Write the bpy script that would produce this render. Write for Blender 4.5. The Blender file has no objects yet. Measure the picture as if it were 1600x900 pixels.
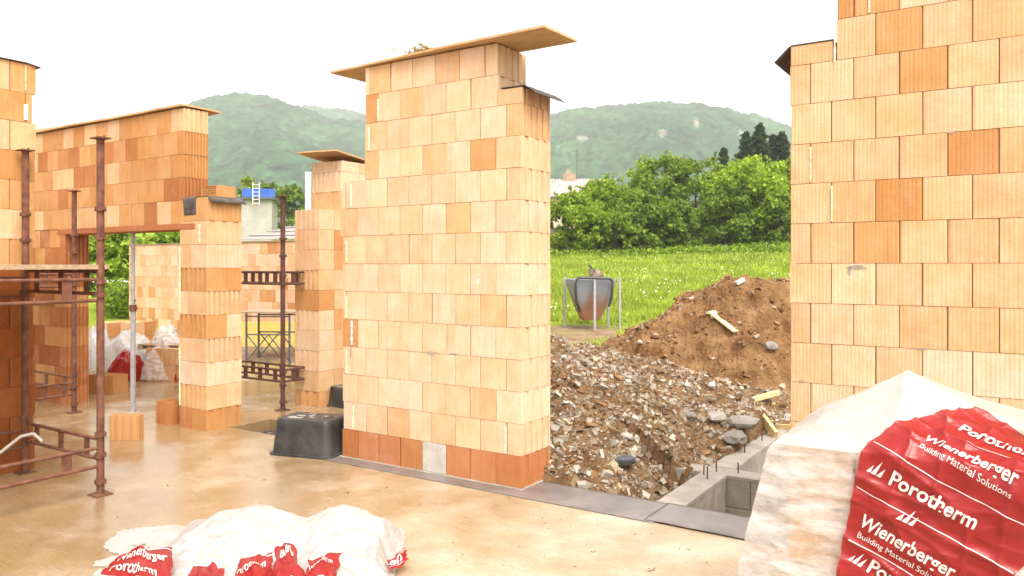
import bpy, math, random
import numpy as np
from mathutils import Vector, Matrix, noise
R = math.radians
random.seed(7); rng = np.random.default_rng(7)
sc = bpy.context.scene
# ---------------------------------------------------------------- camera, sky, sun, exposure
F = 1210.0; HOR = 414.0; CH = 1.75           # focal length / horizon of the 1600 px photo, eye height
cam = bpy.data.cameras.new('camera'); camo = bpy.data.objects.new('camera', cam)
sc.collection.objects.link(camo); sc.camera = camo
cam.sensor_width = 36; cam.lens = F/1600*36; cam.shift_y = -(450-HOR)/1600
cam.clip_start = 0.05; cam.clip_end = 9000
camo.location = (0, 0, CH); camo.rotation_euler = (R(90), 0, 0)
SUN_EL, SUN_AZ = 56, 158                      # azimuth clockwise from +Y
w = bpy.data.worlds.new('World'); sc.world = w; w.use_nodes = True
nt = w.node_tree; nt.nodes.clear()
sky = nt.nodes.new('ShaderNodeTexSky'); sky.sky_type = 'NISHITA'; sky.sun_disc = False
sky.sun_elevation = R(SUN_EL); sky.sun_rotation = R(SUN_AZ); sky.air_density = 1.0; sky.dust_density = 4.0; sky.ozone_density = 1.0
hs = nt.nodes.new('ShaderNodeHueSaturation'); hs.inputs['Saturation'].default_value = 0.12; hs.inputs['Value'].default_value = 1.58
bg = nt.nodes.new('ShaderNodeBackground'); bg.inputs['Strength'].default_value = 0.15
wo = nt.nodes.new('ShaderNodeOutputWorld')
nt.links.new(sky.outputs[0], hs.inputs['Color']); wt = nt.nodes.new('ShaderNodeMix'); wt.data_type = 'RGBA'; wt.blend_type = 'MULTIPLY'; wt.inputs[0].default_value = 1; wt.inputs[7].default_value = (1.07, 1.0, .94, 1)
nt.links.new(hs.outputs[0], wt.inputs[6]); nt.links.new(wt.outputs[2], bg.inputs[0]); nt.links.new(bg.outputs[0], wo.inputs[0])
sl = bpy.data.lights.new('sun', 'SUN'); sl.energy = 1.5; sl.angle = R(35); sl.color = (1, .93, .84)
so = bpy.data.objects.new('sun', sl); sc.collection.objects.link(so)
sd = Vector((math.sin(R(SUN_AZ))*math.cos(R(SUN_EL)), math.cos(R(SUN_AZ))*math.cos(R(SUN_EL)), math.sin(R(SUN_EL))))
so.rotation_euler = sd.to_track_quat('Z', 'Y').to_euler(); so.location = (0, -5, 20)
sc.view_settings.view_transform = 'Standard'; sc.view_settings.look = 'None'
sc.view_settings.exposure = 0.93; sc.view_settings.gamma = 1
sc.render.engine = 'CYCLES'
sc.cycles.max_bounces = 8; sc.cycles.transparent_max_bounces = 16; sc.cycles.volume_bounces = 0

# ---------------------------------------------------------------- building grid
P0 = Vector((0.08, 6.01, 0)); TH = R(-32.96)
AX = Vector((math.cos(TH), math.sin(TH), 0)); BX = Vector((-math.sin(TH), math.cos(TH), 0))
def G(a, b, z=0): return P0 + AX*a + BX*b + Vector((0, 0, z))
def px(x, y, Y): return Vector(((x-800)/F*Y, Y, CH-(y-HOR)/F*Y))       # photo pixel at depth Y

# ---------------------------------------------------------------- materials
def mat(name, col=(.5,.5,.5), rough=.8, spec=.3, metal=0):
    m = bpy.data.materials.new(name); m.use_nodes = True
    b = m.node_tree.nodes['Principled BSDF']
    b.inputs['Base Color'].default_value = (*col, 1); b.inputs['Roughness'].default_value = rough
    b.inputs['Metallic'].default_value = metal; b.inputs['Specular IOR Level'].default_value = spec
    return m, m.node_tree, b
def N(t, k, **kw):
    n = t.nodes.new(k)
    for a, v in kw.items():
        if a in n.inputs: n.inputs[a].default_value = v
        else: setattr(n, a, v)
    return n
def ramp(t, pts, src=None):
    r = t.nodes.new('ShaderNodeValToRGB'); cr = r.color_ramp
    while len(cr.elements) < len(pts): cr.elements.new(.5)
    for e, (p, c) in zip(cr.elements, pts):
        e.position = p; e.color = (c, c, c, 1) if not isinstance(c, tuple) else (*c, 1)
    if src: t.links.new(src, r.inputs[0])
    return r
def mix(t, a, b, fac, mode='MIX'):
    m = t.nodes.new('ShaderNodeMix'); m.data_type = 'RGBA'; m.blend_type = mode
    for s, v in ((0, fac), (6, a), (7, b)):
        if isinstance(v, (int, float)): m.inputs[s].default_value = v
        elif isinstance(v, tuple): m.inputs[s].default_value = (*v, 1)
        else: t.links.new(v, m.inputs[s])
    return m.outputs[2]
def coords(t, kind='Object', scale=(1,1,1), rz=0):
    tc = t.nodes.new('ShaderNodeTexCoord'); mp = t.nodes.new('ShaderNodeMapping')
    mp.inputs['Scale'].default_value = scale; mp.inputs['Rotation'].default_value[2] = rz
    t.links.new(tc.outputs[kind], mp.inputs[0]); return mp.outputs[0]
def noi(t, v, scale, detail=5, rough=.6):
    n = N(t, 'ShaderNodeTexNoise', Scale=scale, Detail=detail, Roughness=rough); t.links.new(v, n.inputs['Vector']); return n.outputs[0]
def bump(t, b, h, strength=.5, dist=.01, prev=None):
    n = N(t, 'ShaderNodeBump', Strength=strength, Distance=dist); t.links.new(h, n.inputs['Height'])
    if prev: t.links.new(prev, n.inputs['Normal'])
    t.links.new(n.outputs[0], b.inputs['Normal']); return n.outputs[0]

def m_block():
    m, t, b = mat('clay_block', rough=.92, spec=.15)
    at = N(t, 'ShaderNodeAttribute', attribute_name='Col')
    uv = coords(t, 'UV')
    pale = ramp(t, [(.38, 0.), (.68, 1.)], noi(t, uv, 5.0, 4))
    c = mix(t, at.outputs[0], (1.06, 1.20, 1.42), pale.outputs[0], 'MULTIPLY'); c = mix(t, at.outputs[0], c, .85)
    bl = ramp(t, [(.30, (.86, .74, .62)), (.52, (1., 1., 1.))], noi(t, uv, 2.6, 6, .7)); c = mix(t, c, bl.outputs[0], .55, 'MULTIPLY')
    ob = coords(t, 'Object'); du = ramp(t, [(.56, 0.), (.74, .28)], noi(t, ob, 1.7, 6, .75)); c = mix(t, c, (.66, .56, .44), du.outputs[0])
    st = coords(t, 'UV', (1, .08, 1))
    s1 = ramp(t, [(.3, .72), (.75, 1.16)], noi(t, st, 32, 4)); c = mix(t, c, s1.outputs[0], .42, 'MULTIPLY')
    s2 = ramp(t, [(.3, .80), (.7, 1.12)], noi(t, uv, 90, 3)); c = mix(t, c, s2.outputs[0], .45, 'MULTIPLY')
    sp = ramp(t, [(.70, 1.), (.78, .62)], noi(t, uv, 26, 2)); c = mix(t, c, sp.outputs[0], .6, 'MULTIPLY')
    wv = N(t, 'ShaderNodeTexWave', bands_direction='X', Scale=14.0, Distortion=.15); wv.inputs['Distortion'].default_value = .6; wv.inputs['Detail'].default_value = 2; wv.inputs['Detail Scale'].default_value = 1.5; t.links.new(uv, wv.inputs[0])
    wr = ramp(t, [(.0, .84), (.30, 1.)], wv.outputs[1]); c = mix(t, c, wr.outputs[0], .42, 'MULTIPLY')
    t.links.new(c, b.inputs['Base Color'])
    p = bump(t, b, wv.outputs[1], .35, .004); bump(t, b, noi(t, uv, 70, 4), .35, .006, p)
    return m
BLOCK = m_block()
def m_slab():
    m, t, b = mat('wet_concrete', rough=.4, spec=.5)
    v = coords(t, 'Object')
    st0 = coords(t, 'Object', (.6, 9, 1), R(28))
    big = noi(t, v, .55, 4, .55); mid = noi(t, v, 2.2, 6, .65); fine = noi(t, v, 40, 5, .7)
    sx = N(t, 'ShaderNodeSeparateXYZ'); t.links.new(v, sx.inputs[0])
    g = N(t, 'ShaderNodeMapRange'); g.inputs[1].default_value = -1.6; g.inputs[2].default_value = .7; g.inputs[3].default_value = .16; g.inputs[4].default_value = -.22
    t.links.new(sx.outputs[0], g.inputs[0])
    ad = N(t, 'ShaderNodeMath', operation='ADD'); t.links.new(big, ad.inputs[0]); t.links.new(g.outputs[0], ad.inputs[1])
    ad2 = N(t, 'ShaderNodeMath', operation='MULTIPLY_ADD'); t.links.new(mid, ad2.inputs[0]); ad2.inputs[1].default_value = .35; t.links.new(ad.outputs[0], ad2.inputs[2])
    wet = ramp(t, [(.42, 0.), (.86, 1.)], ad2.outputs[0]).outputs[0]
    dry = mix(t, (.50, .43, .33), (.42, .33, .215), ramp(t, [(.35, 0.), (.7, 1.)], mid).outputs[0])
    wetc = mix(t, (.31, .215, .11), (.23, .148, .068), ramp(t, [(.35, 0.), (.7, 1.)], noi(t, v, 1.3, 5)).outputs[0])
    c = mix(t, dry, wetc, wet)
    c = mix(t, c, ramp(t, [(.3, .78), (.7, 1.1)], fine).outputs[0], .8, 'MULTIPLY')
    c = mix(t, c, ramp(t, [(.69, 1.), (.74, .45)], noi(t, v, 9, 3)).outputs[0], .35, 'MULTIPLY')
    c = mix(t, c, ramp(t, [(.35, .84), (.62, 1.08)], noi(t, st0, 9, 5)).outputs[0], .7, 'MULTIPLY')
    t.links.new(c, b.inputs['Base Color'])
    rr = N(t, 'ShaderNodeMapRange'); rr.inputs[3].default_value = .62; rr.inputs[4].default_value = .13; t.links.new(wet, rr.inputs[0])
    t.links.new(rr.outputs[0], b.inputs['Roughness'])
    st = coords(t, 'Object', (.6, 9, 1), R(28))
    bh = mix(t, noi(t, st, 9, 4), noi(t, v, 35, 6, .8), .45)
    sb = N(t, 'ShaderNodeBump', Distance=.006); t.links.new(bh, sb.inputs['Height'])
    rs = N(t, 'ShaderNodeMapRange'); rs.inputs[3].default_value = .8; rs.inputs[4].default_value = .22; t.links.new(wet, rs.inputs[0]); t.links.new(rs.outputs[0], sb.inputs['Strength'])
    t.links.new(sb.outputs[0], b.inputs['Normal'])
    return m
SLAB = m_slab()
def m_simple(name, c1, c2, scale=6, rough=.85, bs=.4, bd=.02, spec=.3, metal=0, kind='Object', stretch=(1,1,1), lo=.35, hi=.65, bscale=None):
    m, t, b = mat(name, rough=rough, spec=spec, metal=metal)
    v = coords(t, kind, stretch)
    c = mix(t, c1, c2, ramp(t, [(lo, 0.), (hi, 1.)], noi(t, v, scale, 7, .65)).outputs[0])
    t.links.new(c, b.inputs['Base Color'])
    if bs: bump(t, b, noi(t, v, bscale or scale*3, 6, .7), bs, bd)
    return m
def m_attr(name, rough=.85, spec=.3, sc_=20, amt=.5, transl=0, bs=0):
    m, t, b = mat(name, rough=rough, spec=spec)
    at = N(t, 'ShaderNodeAttribute', attribute_name='Col')
    c = mix(t, at.outputs[0], ramp(t, [(.3, .6), (.7, 1.25)], noi(t, coords(t), sc_, 5)).outputs[0], amt, 'MULTIPLY')
    t.links.new(c, b.inputs['Base Color'])
    if bs: bump(t, b, noi(t, coords(t), sc_*2, 5), bs, .02)
    if transl:
        tr = N(t, 'ShaderNodeBsdfTranslucent'); t.links.new(c, tr.inputs[0])
        mx = N(t, 'ShaderNodeMixShader'); mx.inputs[0].default_value = transl
        out = t.nodes['Material Output']; t.links.new(b.outputs[0], mx.inputs[1]); t.links.new(tr.outputs[0], mx.inputs[2]); t.links.new(mx.outputs[0], out.inputs[0])
    return m
PLY = m_simple('plywood', (.46, .28, .13), (.60, .40, .20), 3, .8, .3, .004, stretch=(1, 7, 1))
TIMBER = m_simple('raw_timber', (.55, .40, .17), (.70, .56, .28), 4, .8, .3, .004, stretch=(1, 8, 8))
OLDWOOD = m_simple('weathered_wood', (.28, .20, .13), (.45, .34, .22), 4, .9, .4, .006, stretch=(1, 8, 8))
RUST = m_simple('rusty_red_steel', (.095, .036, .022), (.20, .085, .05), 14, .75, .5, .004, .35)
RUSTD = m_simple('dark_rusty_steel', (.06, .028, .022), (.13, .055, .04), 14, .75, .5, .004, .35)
GALV = m_simple('galvanised_steel', (.36, .36, .37), (.52, .52, .53), 12, .45, .2, .003, .5, .5)
DSTEEL = m_simple('grey_steel', (.06, .065, .08), (.13, .14, .16), 12, .5, .2, .003, .5, .3)
TAR = m_simple('bitumen_felt', (.055, .048, .045), (.13, .115, .105), 8, .75, .6, .006, .3)
MEMB = m_simple('damp_proof_membrane', (.12, .105, .10), (.21, .185, .17), 3, .32, .35, .004, .5)
CONC = m_simple('concrete', (.27, .245, .205), (.39, .36, .31), 5, .9, .5, .01, .2)
CONCW = m_simple('pale_concrete', (.40, .38, .34), (.55, .52, .48), 8, .9, .5, .006, .2)
TUB = m_simple('black_plastic', (.018, .020, .024), (.06, .058, .055), 5, .42, .2, .003, .5)
FOAM = m_simple('pale_foam', (.78, .66, .40), (.85, .76, .55), 30, .9, .6, .01)
WHITE = m_simple('white_polystyrene', (.74, .74, .73), (.82, .82, .80), 30, .9, .2, .003)
SOIL = m_simple('soil', (.15, .070, .025), (.36, .215, .10), 3.2, .95, 1.0, .08, .2, bscale=11)
RUBG = m_simple('rubble_soil', (.13, .068, .030), (.29, .185, .095), 4, .95, 1.0, .05, .2, bscale=22)
STONE = m_attr('stones', .85, .3, 30, .5)
LEAF = m_attr('leaves', .5, .3, 3, .3, .5)
BARK = m_simple('bark', (.06, .045, .03), (.14, .11, .08), 8, .95, .8, .02)
GRASSB = m_attr('grass_blades', .6, .25, 2, .3, .35)
PETAL = mat('flower_white', (.75, .75, .60), .7)[0]
RENDERW = m_simple('render_wall', (.33, .32, .30), (.44, .43, .40), 1.2, .9, .2, .01)
CREAM = m_simple('cream_wall', (.44, .38, .27), (.52, .46, .34), 1.2, .9, .2, .01)
ROOFG = m_simple('fibre_cement_roof', (.26, .245, .235), (.38, .36, .345), .8, .85, .3, .02)
BLUE = m_simple('blue_sheet', (.02, .09, .42), (.05, .16, .55), 2, .4, .1, .01, .5)
GWALL = m_simple('garden_wall', (.13, .115, .09), (.22, .20, .16), 1.5, .9, .5, .03)
WFENCE = m_simple('white_paint', (.62, .63, .64), (.74, .75, .75), 9, .5, 0)
RED = None
def m_ground():
    m, t, b = mat('ground', rough=.95, spec=.15)
    v = coords(t, 'Object')
    g = mix(t, (.15, .23, .018), (.27, .35, .03), ramp(t, [(.35, 0.), (.65, 1.)], noi(t, v, .35, 8, .7)).outputs[0])
    dirt = mix(t, (.20, .13, .07), (.33, .25, .16), ramp(t, [(.35, 0.), (.65, 1.)], noi(t, v, 3, 7, .7)).outputs[0])
    sx = N(t, 'ShaderNodeSeparateXYZ'); t.links.new(v, sx.inputs[0])
    ad = N(t, 'ShaderNodeMath', operation='MULTIPLY_ADD'); t.links.new(noi(t, v, .5, 5), ad.inputs[0]); ad.inputs[1].default_value = 7.0; t.links.new(sx.outputs[1], ad.inputs[2])
    f = ramp(t, [(.0, 0.), (1., 1.)]); mr = N(t, 'ShaderNodeMapRange'); mr.inputs[1].default_value = 20.6; mr.inputs[2].default_value = 22.0
    t.links.new(ad.outputs[0], mr.inputs[0]); c = mix(t, dirt, g, mr.outputs[0])
    t.links.new(c, b.inputs['Base Color']); bump(t, b, noi(t, v, 8, 8, .75), .8, .08); return m
GROUND = m_ground()
def m_hill():
    m, t, b = mat('forest_hill', rough=1, spec=0)
    v = coords(t, 'Object')
    at = N(t, 'ShaderNodeAttribute', attribute_name='Col')
    c = mix(t, at.outputs[0], ramp(t, [(.35, .35), (.65, 1.8)], noi(t, v, .06, 8, .8)).outputs[0], .8, 'MULTIPLY')
    t.links.new(c, b.inputs['Base Color']); bump(t, b, noi(t, v, .12, 6, .8), 1, 4); return m
HILL = m_hill()
def m_film(name, col, alpha_lo, alpha_hi, rough=.22, print_=None):
    m, t, b = mat(name, col, rough, .6)
    v = coords(t, 'Object')
    n1 = noi(t, coords(t, 'Object', (1, 1, 3.2)), 6.5, 6, .7)
    tr = N(t, 'ShaderNodeBsdfTransparent'); tr.inputs[0].default_value = (1, .98, .95, 1)
    tl = N(t, 'ShaderNodeBsdfTranslucent'); tl.inputs[0].default_value = (*col, 1)
    m1 = N(t, 'ShaderNodeMixShader'); m1.inputs[0].default_value = .35; t.links.new(b.outputs[0], m1.inputs[1]); t.links.new(tl.outputs[0], m1.inputs[2])
    m2 = N(t, 'ShaderNodeMixShader'); rp = ramp(t, [(.35, alpha_lo), (.65, alpha_hi)], n1); t.links.new(rp.outputs[0], m2.inputs[0])
    t.links.new(tr.outputs[0], m2.inputs[1]); t.links.new(m1.outputs[0], m2.inputs[2])
    t.links.new(m2.outputs[0], t.nodes['Material Output'].inputs[0])
    bump(t, b, noi(t, coords(t, 'Object', (1, 1, 2.5)), 7, 3, .55), .6, .02)
    return m
FILM = m_film('clear_film', (.78, .77, .76), .25, .88)
FILMW = m_film('milky_film', (.65, .64, .63), .74, .97, .3)
REDF = m_film('red_printed_film', (.38, .018, .018), .93, .99, .25)
LETTER = mat('white_print', (.66, .60, .58), .4)[0]

# ---------------------------------------------------------------- mesh builder
class MB:
    def __init__(s): s.v = []; s.f = []; s.c = []; s.m = []
    def face(s, pts, col=(.5,.5,.5), mi=0):
        i = len(s.v); s.v += [tuple(p) for p in pts]; s.f.append(tuple(range(i, i+len(pts)))); s.c.append(col); s.m.append(mi)
    def prism(s, poly, z0, z1, col=(.5,.5,.5), mi=0):
        n = len(poly); i = len(s.v)
        s.v += [(x, y, z0) for x, y in poly] + [(x, y, z1) for x, y in poly]
        s.f.append(tuple(range(i+n-1, i-1, -1))); s.f.append(tuple(range(i+n, i+2*n)))
        for k in range(n): s.f.append((i+k, i+(k+1) % n, i+n+(k+1) % n, i+n+k))
        s.c += [col]*(n+2); s.m += [mi]*(n+2)
    def box(s, x0, x1, y0, y1, z0, z1, col=(.5,.5,.5), mi=0): s.prism([(x0,y0),(x1,y0),(x1,y1),(x0,y1)], z0, z1, col, mi)
    def tube(s, a, b, r, n=10, col=(.5,.5,.5), r2=None, caps=True):
        a = Vector(a); b = Vector(b); d = (b-a).normalized(); u = d.orthogonal().normalized(); w_ = d.cross(u); r2 = r if r2 is None else r2
        i = len(s.v)
        for p, q in ((a, r), (b, r2)):
            for k in range(n):
                t = 2*math.pi*k/n; s.v.append(tuple(p+(u*math.cos(t)+w_*math.sin(t))*q))
        for k in range(n): s.f.append((i+k, i+(k+1) % n, i+n+(k+1) % n, i+n+k)); s.c.append(col); s.m.append(0)
        if caps:
            s.f.append(tuple(range(i+n-1, i-1, -1))); s.f.append(tuple(range(i+n, i+2*n))); s.c += [col]*2; s.m += [0]*2
    def path(s, pts, r, n=10):
        for a, b in zip(pts, pts[1:]): s.tube(a, b, r, n)
    def bar(s, a, b, w_, h, col=(.5,.5,.5)):       # rectangular bar, w sideways, h up
        a = Vector(a); b = Vector(b); d = (b-a).normalized(); up = Vector((0,0,1))
        if abs(d.z) > .95: up = Vector((0,1,0))
        sdv = d.cross(up).normalized()*w_/2; upv = sdv.cross(d).normalized()*h/2
        q = [(-1,-1),(1,-1),(1,1),(-1,1)]; i = len(s.v)
        for p in (a, b):
            for x, y in q: s.v.append(tuple(p+sdv*x+upv*y))
        for fc in ((0,1,2,3),(7,6,5,4),(0,4,5,1),(1,5,6,2),(2,6,7,3),(3,7,4,0)): s.f.append(tuple(i+k for k in fc)); s.c.append(col); s.m.append(0)
    def grid(s, fn, nu, nv, col=(.5,.5,.5), colfn=None):
        i = len(s.v)
        for a in range(nu+1):
            for b in range(nv+1): s.v.append(tuple(fn(a/nu, b/nv)))
        for a in range(nu):
            for b in range(nv):
                k = i+a*(nv+1)+b; s.f.append((k, k+nv+1, k+nv+2, k+1)); s.c.append(colfn(a/nu, b/nv) if colfn else col); s.m.append(0)
    def cut(s, zmin):
        keep = [k for k, f in enumerate(s.f) if max(s.v[q][2] for q in f) > zmin]
        s.f = [s.f[k] for k in keep]; s.c = [s.c[k] for k in keep]; s.m = [s.m[k] for k in keep]
    def build(s, name, mats, parent=None, loc=(0,0,0), rz=0, smooth=False, uv=False, bevel=0):
        me = bpy.data.meshes.new(name); me.from_pydata(s.v, [], s.f)
        if not isinstance(mats, (list, tuple)): mats = [mats]
        for m in mats: me.materials.append(m)
        if len(mats) > 1: me.polygons.foreach_set('material_index', s.m)
        cnt = np.array([len(f) for f in s.f]); tot = int(cnt.sum())
        ca = me.color_attributes.new('Col', 'FLOAT_COLOR', 'CORNER')
        c = np.ones((len(s.f), 4), np.float32); c[:, :3] = np.array(s.c, np.float32)
        ca.data.foreach_set('color', np.repeat(c, cnt, axis=0).ravel())
        if uv:
            ul = me.uv_layers.new(name='UVMap'); V = np.array(s.v); out = np.zeros((tot, 2)); k = 0
            for p, f in zip(me.polygons, s.f):
                P = V[list(f)]; n = p.normal; cc = s.c[p.index]; off = (cc[0]*977+cc[1]*331) % 50
                if abs(n.z) > .7: out[k:k+len(f)] = P[:, :2]+off
                else:
                    tv = np.array((-n.y, n.x)); tv = tv/(np.linalg.norm(tv)+1e-9)
                    out[k:k+len(f), 0] = P[:, :2] @ tv + off; out[k:k+len(f), 1] = P[:, 2]+off
                k += len(f)
            ul.data.foreach_set('uv', out.ravel())
        if smooth: me.polygons.foreach_set('use_smooth', [True]*len(s.f))
        me.update()
        o = bpy.data.objects.new(name, me); sc.collection.objects.link(o)
        o.location = loc; o.rotation_euler[2] = rz
        if parent: o.parent = parent
        if bevel:
            bm_ = o.modifiers.new('bevel', 'BEVEL'); bm_.width = bevel; bm_.segments = 2; bm_.limit_method = 'ANGLE'
        return o
def tag(o, label=None, cat=None, group=None, kind=None):
    if label: o['label'] = label
    if cat: o['category'] = cat
    if group: o['group'] = group
    if kind: o['kind'] = kind
    return o
def thing(name, label, cat, loc=(0,0,0), rz=0, group=None):
    o = bpy.data.objects.new(name, None); sc.collection.objects.link(o); o.location = loc; o.rotation_euler[2] = rz; o.empty_display_size = .2
    return tag(o, label, cat, group)
def copy_tree(o, parent=None):
    c = o.copy(); sc.collection.objects.link(c); c.parent = parent
    for ch in [x for x in sc.objects if x.parent == o]: copy_tree(ch, c)
    return c
def fbm(x, y, z=0, o=4): return noise.fractal(Vector((x, y, z)), 1.0, 2.0, o)

# ---------------------------------------------------------------- ground and hills
def sstep(a, b, x): t = min(1, max(0, (x-a)/(b-a))); return t*t*(3-2*t)
def hz(X, Y):
    r = math.hypot(X, Y)
    z = -.38
    if Y > 9:
        base = .29+(Y-18)*.066 if Y > 18 else -.38+(.67)*sstep(9, 18, Y)
        if Y > 62: base = .29+44*.066+(Y-62)*.05
        z = base
        z += sstep(25, 70, Y)*max(-1.5, min(2.2, (X-6)*.07))*(1 if X > 6 else -.8 if X < -2 else 0)
        if Y > 150: z = min(z, 9)
    return z + (.05*fbm(X*.3, Y*.3) if Y > 14 else 0)
mb = MB(); rs = [.5*1.075**k for k in range(115)]; na = 240
for i, r in enumerate(rs):
    for k in range(na):
        a = 2*math.pi*k/na; X, Y = r*math.sin(a), r*math.cos(a); mb.v.append((X, Y, hz(X, Y)))
mb.v.append((0, 0, hz(0, 0)))
for i in range(len(rs)-1):
    for k in range(na):
        k2 = (k+1) % na; mb.f.append((i*na+k, (i+1)*na+k, (i+1)*na+k2, i*na+k2)); mb.c.append((.5,.5,.5)); mb.m.append(0)
for k in range(na): mb.f.append((len(mb.v)-1, k, (k+1) % na)); mb.c.append((.5,.5,.5)); mb.m.append(0)
tag(mb.build('ground', GROUND, smooth=True), kind='structure')

def interp(p, x):
    if x <= p[0][0]: return p[0][1]
    for (a, b), (c, d) in zip(p, p[1:]):
        if x <= c:
            t = (x-a)/(c-a); return b+(d-b)*(t*t*(3-2*t)*.5+t*.5)
    return p[-1][1]
RID1 = [(-500,330),(0,260),(150,205),(240,178),(290,161),(330,148),(375,144),(420,150),(460,163),(520,183),(600,190),(700,180),(800,185),(868,175),(900,168),(960,164),(1030,157),(1080,159),(1130,167),(1180,177),(1240,197),(1330,235),(1500,300),(2100,340)]
RID2 = [(380,260),(440,172),(480,163),(520,168),(580,176),(660,190),(760,230),(900,300)]
def hill(name, prof, x0, x1, Rr, r0, nx, nr, seed, rocks=()):
    xs = np.linspace(x0, x1, nx); rr = np.concatenate([np.linspace(r0, Rr, nr), np.linspace(Rr*1.03, Rr*1.35, 8)])
    mb = MB(); cols = []
    for i, x in enumerate(xs):
        zr = CH+(HOR-interp(prof, x))*Rr/F; ta = (x-800)/F
        for r in rr:
            Y = r; X = ta*r
            if r <= Rr:
                t = (r-r0)/(Rr-r0); er = (zr-CH)/Rr; z = CH+r*(.022+(er-.022)*(1-(1-t)**1.45))
                z += (fbm(X*.006+seed, Y*.006, 0, 5)*16-4*t)*math.sin(math.pi*min(1, t*1.02))**.8
            else: z = zr-(r-Rr)*.5
            q = Vector((X*.105+noise.noise(Vector((X*.05, Y*.05, 1)))*.8, Y*.085, seed))
            d = noise.voronoi(q)[0][0]
            big = fbm(X*.02, Y*.02, seed+4, 3)
            z += (1-min(1, d*1.25))*5.5-3.5+big*1.5
            mb.v.append((X, Y, z)); 
            k = .75+.5*noise.cell(q*1.0) if False else 1.0
            cv = noise.noise(Vector((X*.012, Y*.012, seed+9)))
            cc = noise.noise(q*1.7)+.8*noise.noise(q*.5+Vector((5,1,2))); kk = 1+.75*cc; g = ((.032+.025*cv)*kk, (.09+.035*cv)*kk, (.035+.015*cv)*kk)
            y = HOR-(z-CH)*F/r
            for (rx, ry, sx_, sy_) in rocks:
                e = ((x-rx)/sx_)**2+((y-ry)/sy_)**2+1.5*fbm(X*.05, Y*.05, 3, 3)
                if e < 1.3: f_ = min(1, (1.3-e)/1.1)*.5; g = tuple(g[i_]*(1-f_)+(.42,.39,.33)[i_]*f_ for i_ in range(3))
            cols.append(g)
    n = len(rr)
    for i in range(nx-1):
        for k in range(n-1):
            a = i*n+k; mb.f.append((a, a+n, a+n+1, a+1)); mb.c.append(cols[a]); mb.m.append(0)
    o = mb.build(name, HILL, smooth=True); return tag(o, kind='structure')
hill('hills', RID1, -420, 1960, 950, 330, 1000, 170, 3.3, [(1035,209,8,6),(1087,193,5,8),(908,216,8,6),(1155,208,5,3)])
hill('hills', RID2, 380, 900, 1300, 900, 260, 60, 8.1)

# ---------------------------------------------------------------- haze
hzm = bpy.data.materials.new('haze'); hzm.use_nodes = True; t = hzm.node_tree; t.nodes.clear()
pv = t.nodes.new('ShaderNodeVolumePrincipled'); pv.inputs['Color'].default_value = (.97, 1, 1, 1); pv.inputs['Density'].default_value = .00055; pv.inputs['Anisotropy'].default_value = .0
ou = t.nodes.new('ShaderNodeOutputMaterial'); t.links.new(pv.outputs[0], ou.inputs['Volume'])
mb = MB(); mb.box(-2100, 2100, -2100, 2100, -3, 262); tag(mb.build('haze', hzm), kind='stuff')

# ---------------------------------------------------------------- clay block walls
PALE = [(.69,.47,.285), (.68,.455,.27), (.70,.485,.31), (.66,.435,.25), (.69,.465,.275)]
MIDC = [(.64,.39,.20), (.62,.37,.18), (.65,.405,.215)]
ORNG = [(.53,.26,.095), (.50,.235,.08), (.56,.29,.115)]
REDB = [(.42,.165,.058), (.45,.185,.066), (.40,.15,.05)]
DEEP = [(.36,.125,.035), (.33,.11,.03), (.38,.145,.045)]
def jit(c, a=.05): k = 1+random.uniform(-a, a); return (c[0]*k, c[1]*k*(1+random.uniform(-.03,.03)), c[2]*k)
def pick(w_): # weights pale, mid, orange, red
    return jit(random.choice(random.choices([PALE, MIDC, ORNG, REDB], w_)[0]))
def block(mb, x0, x1, y0, y1, z0, z1, col, gr={}, g=.0025, d=.012):
    """one hollow clay block; gr = number of vertical grooves per face"""
    x0 += g; x1 -= g; y0 += random.uniform(-.0015, .0015); y1 += random.uniform(-.0015, .0015); z1 -= .0034
    cs_ = [random.choice([.002,.003,.003,.004,.007,.011]) for _ in range(8)]
    def side(p, q, n, nrm):
        c = cs_.pop(); c2 = cs_.pop(); L = math.hypot(q[0]-p[0], q[1]-p[1]); ux, uy = (q[0]-p[0])/L, (q[1]-p[1])/L
        out = [(p[0]+ux*c, p[1]+uy*c)]
        for k in range(n):
            a, b = (k+.28)/n*L, (k+.72)/n*L
            for s_, dd in ((a, 0), (a+.002, d), (b-.002, d), (b, 0)): out.append((p[0]+ux*s_-nrm[0]*dd, p[1]+uy*s_-nrm[1]*dd))
        out.append((q[0]-ux*c2, q[1]-uy*c2)); return out
    P = side((x0,y0), (x1,y0), gr.get('-y', 0), (0,-1)) + side((x1,y0), (x1,y1), gr.get('+x', 0), (1,0)) + side((x1,y1), (x0,y1), gr.get('+y', 0), (0,1)) + side((x0,y1), (x0,y0), gr.get('-x', 0), (-1,0))
    mb.prism(P, z0, z1, col)
def row(mb, xs, y0, y1, z0, h, colf, grooveR=3, grooveL=3, faces=None):
    n = len(xs)-1
    for k in range(n):
        gr = {}
        if k == n-1: gr['+x'] = grooveR
        if k == 0: gr['-x'] = grooveL
        if faces and k in faces: gr['-y'] = faces[k]
        block(mb, xs[k], xs[k+1], y0, y1, z0, z0+h, colf(k, n), gr)
def joints(x0, x1, off, step=.25):
    """joint positions between x0 and x1 with joints at off + k*step"""
    k = math.ceil((x0+.03-off)/step); xs = [x0]
    while off+k*step < x1-.03: xs.append(off+k*step); k += 1
    return xs+[x1]
def core(mb, x0, x1, y0, y1, z0, z1): mb.box(x0+.025, x1-.025, y0+.016, y1-.016, z0+.004, z1-.008, (.34,.15,.07))

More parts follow.
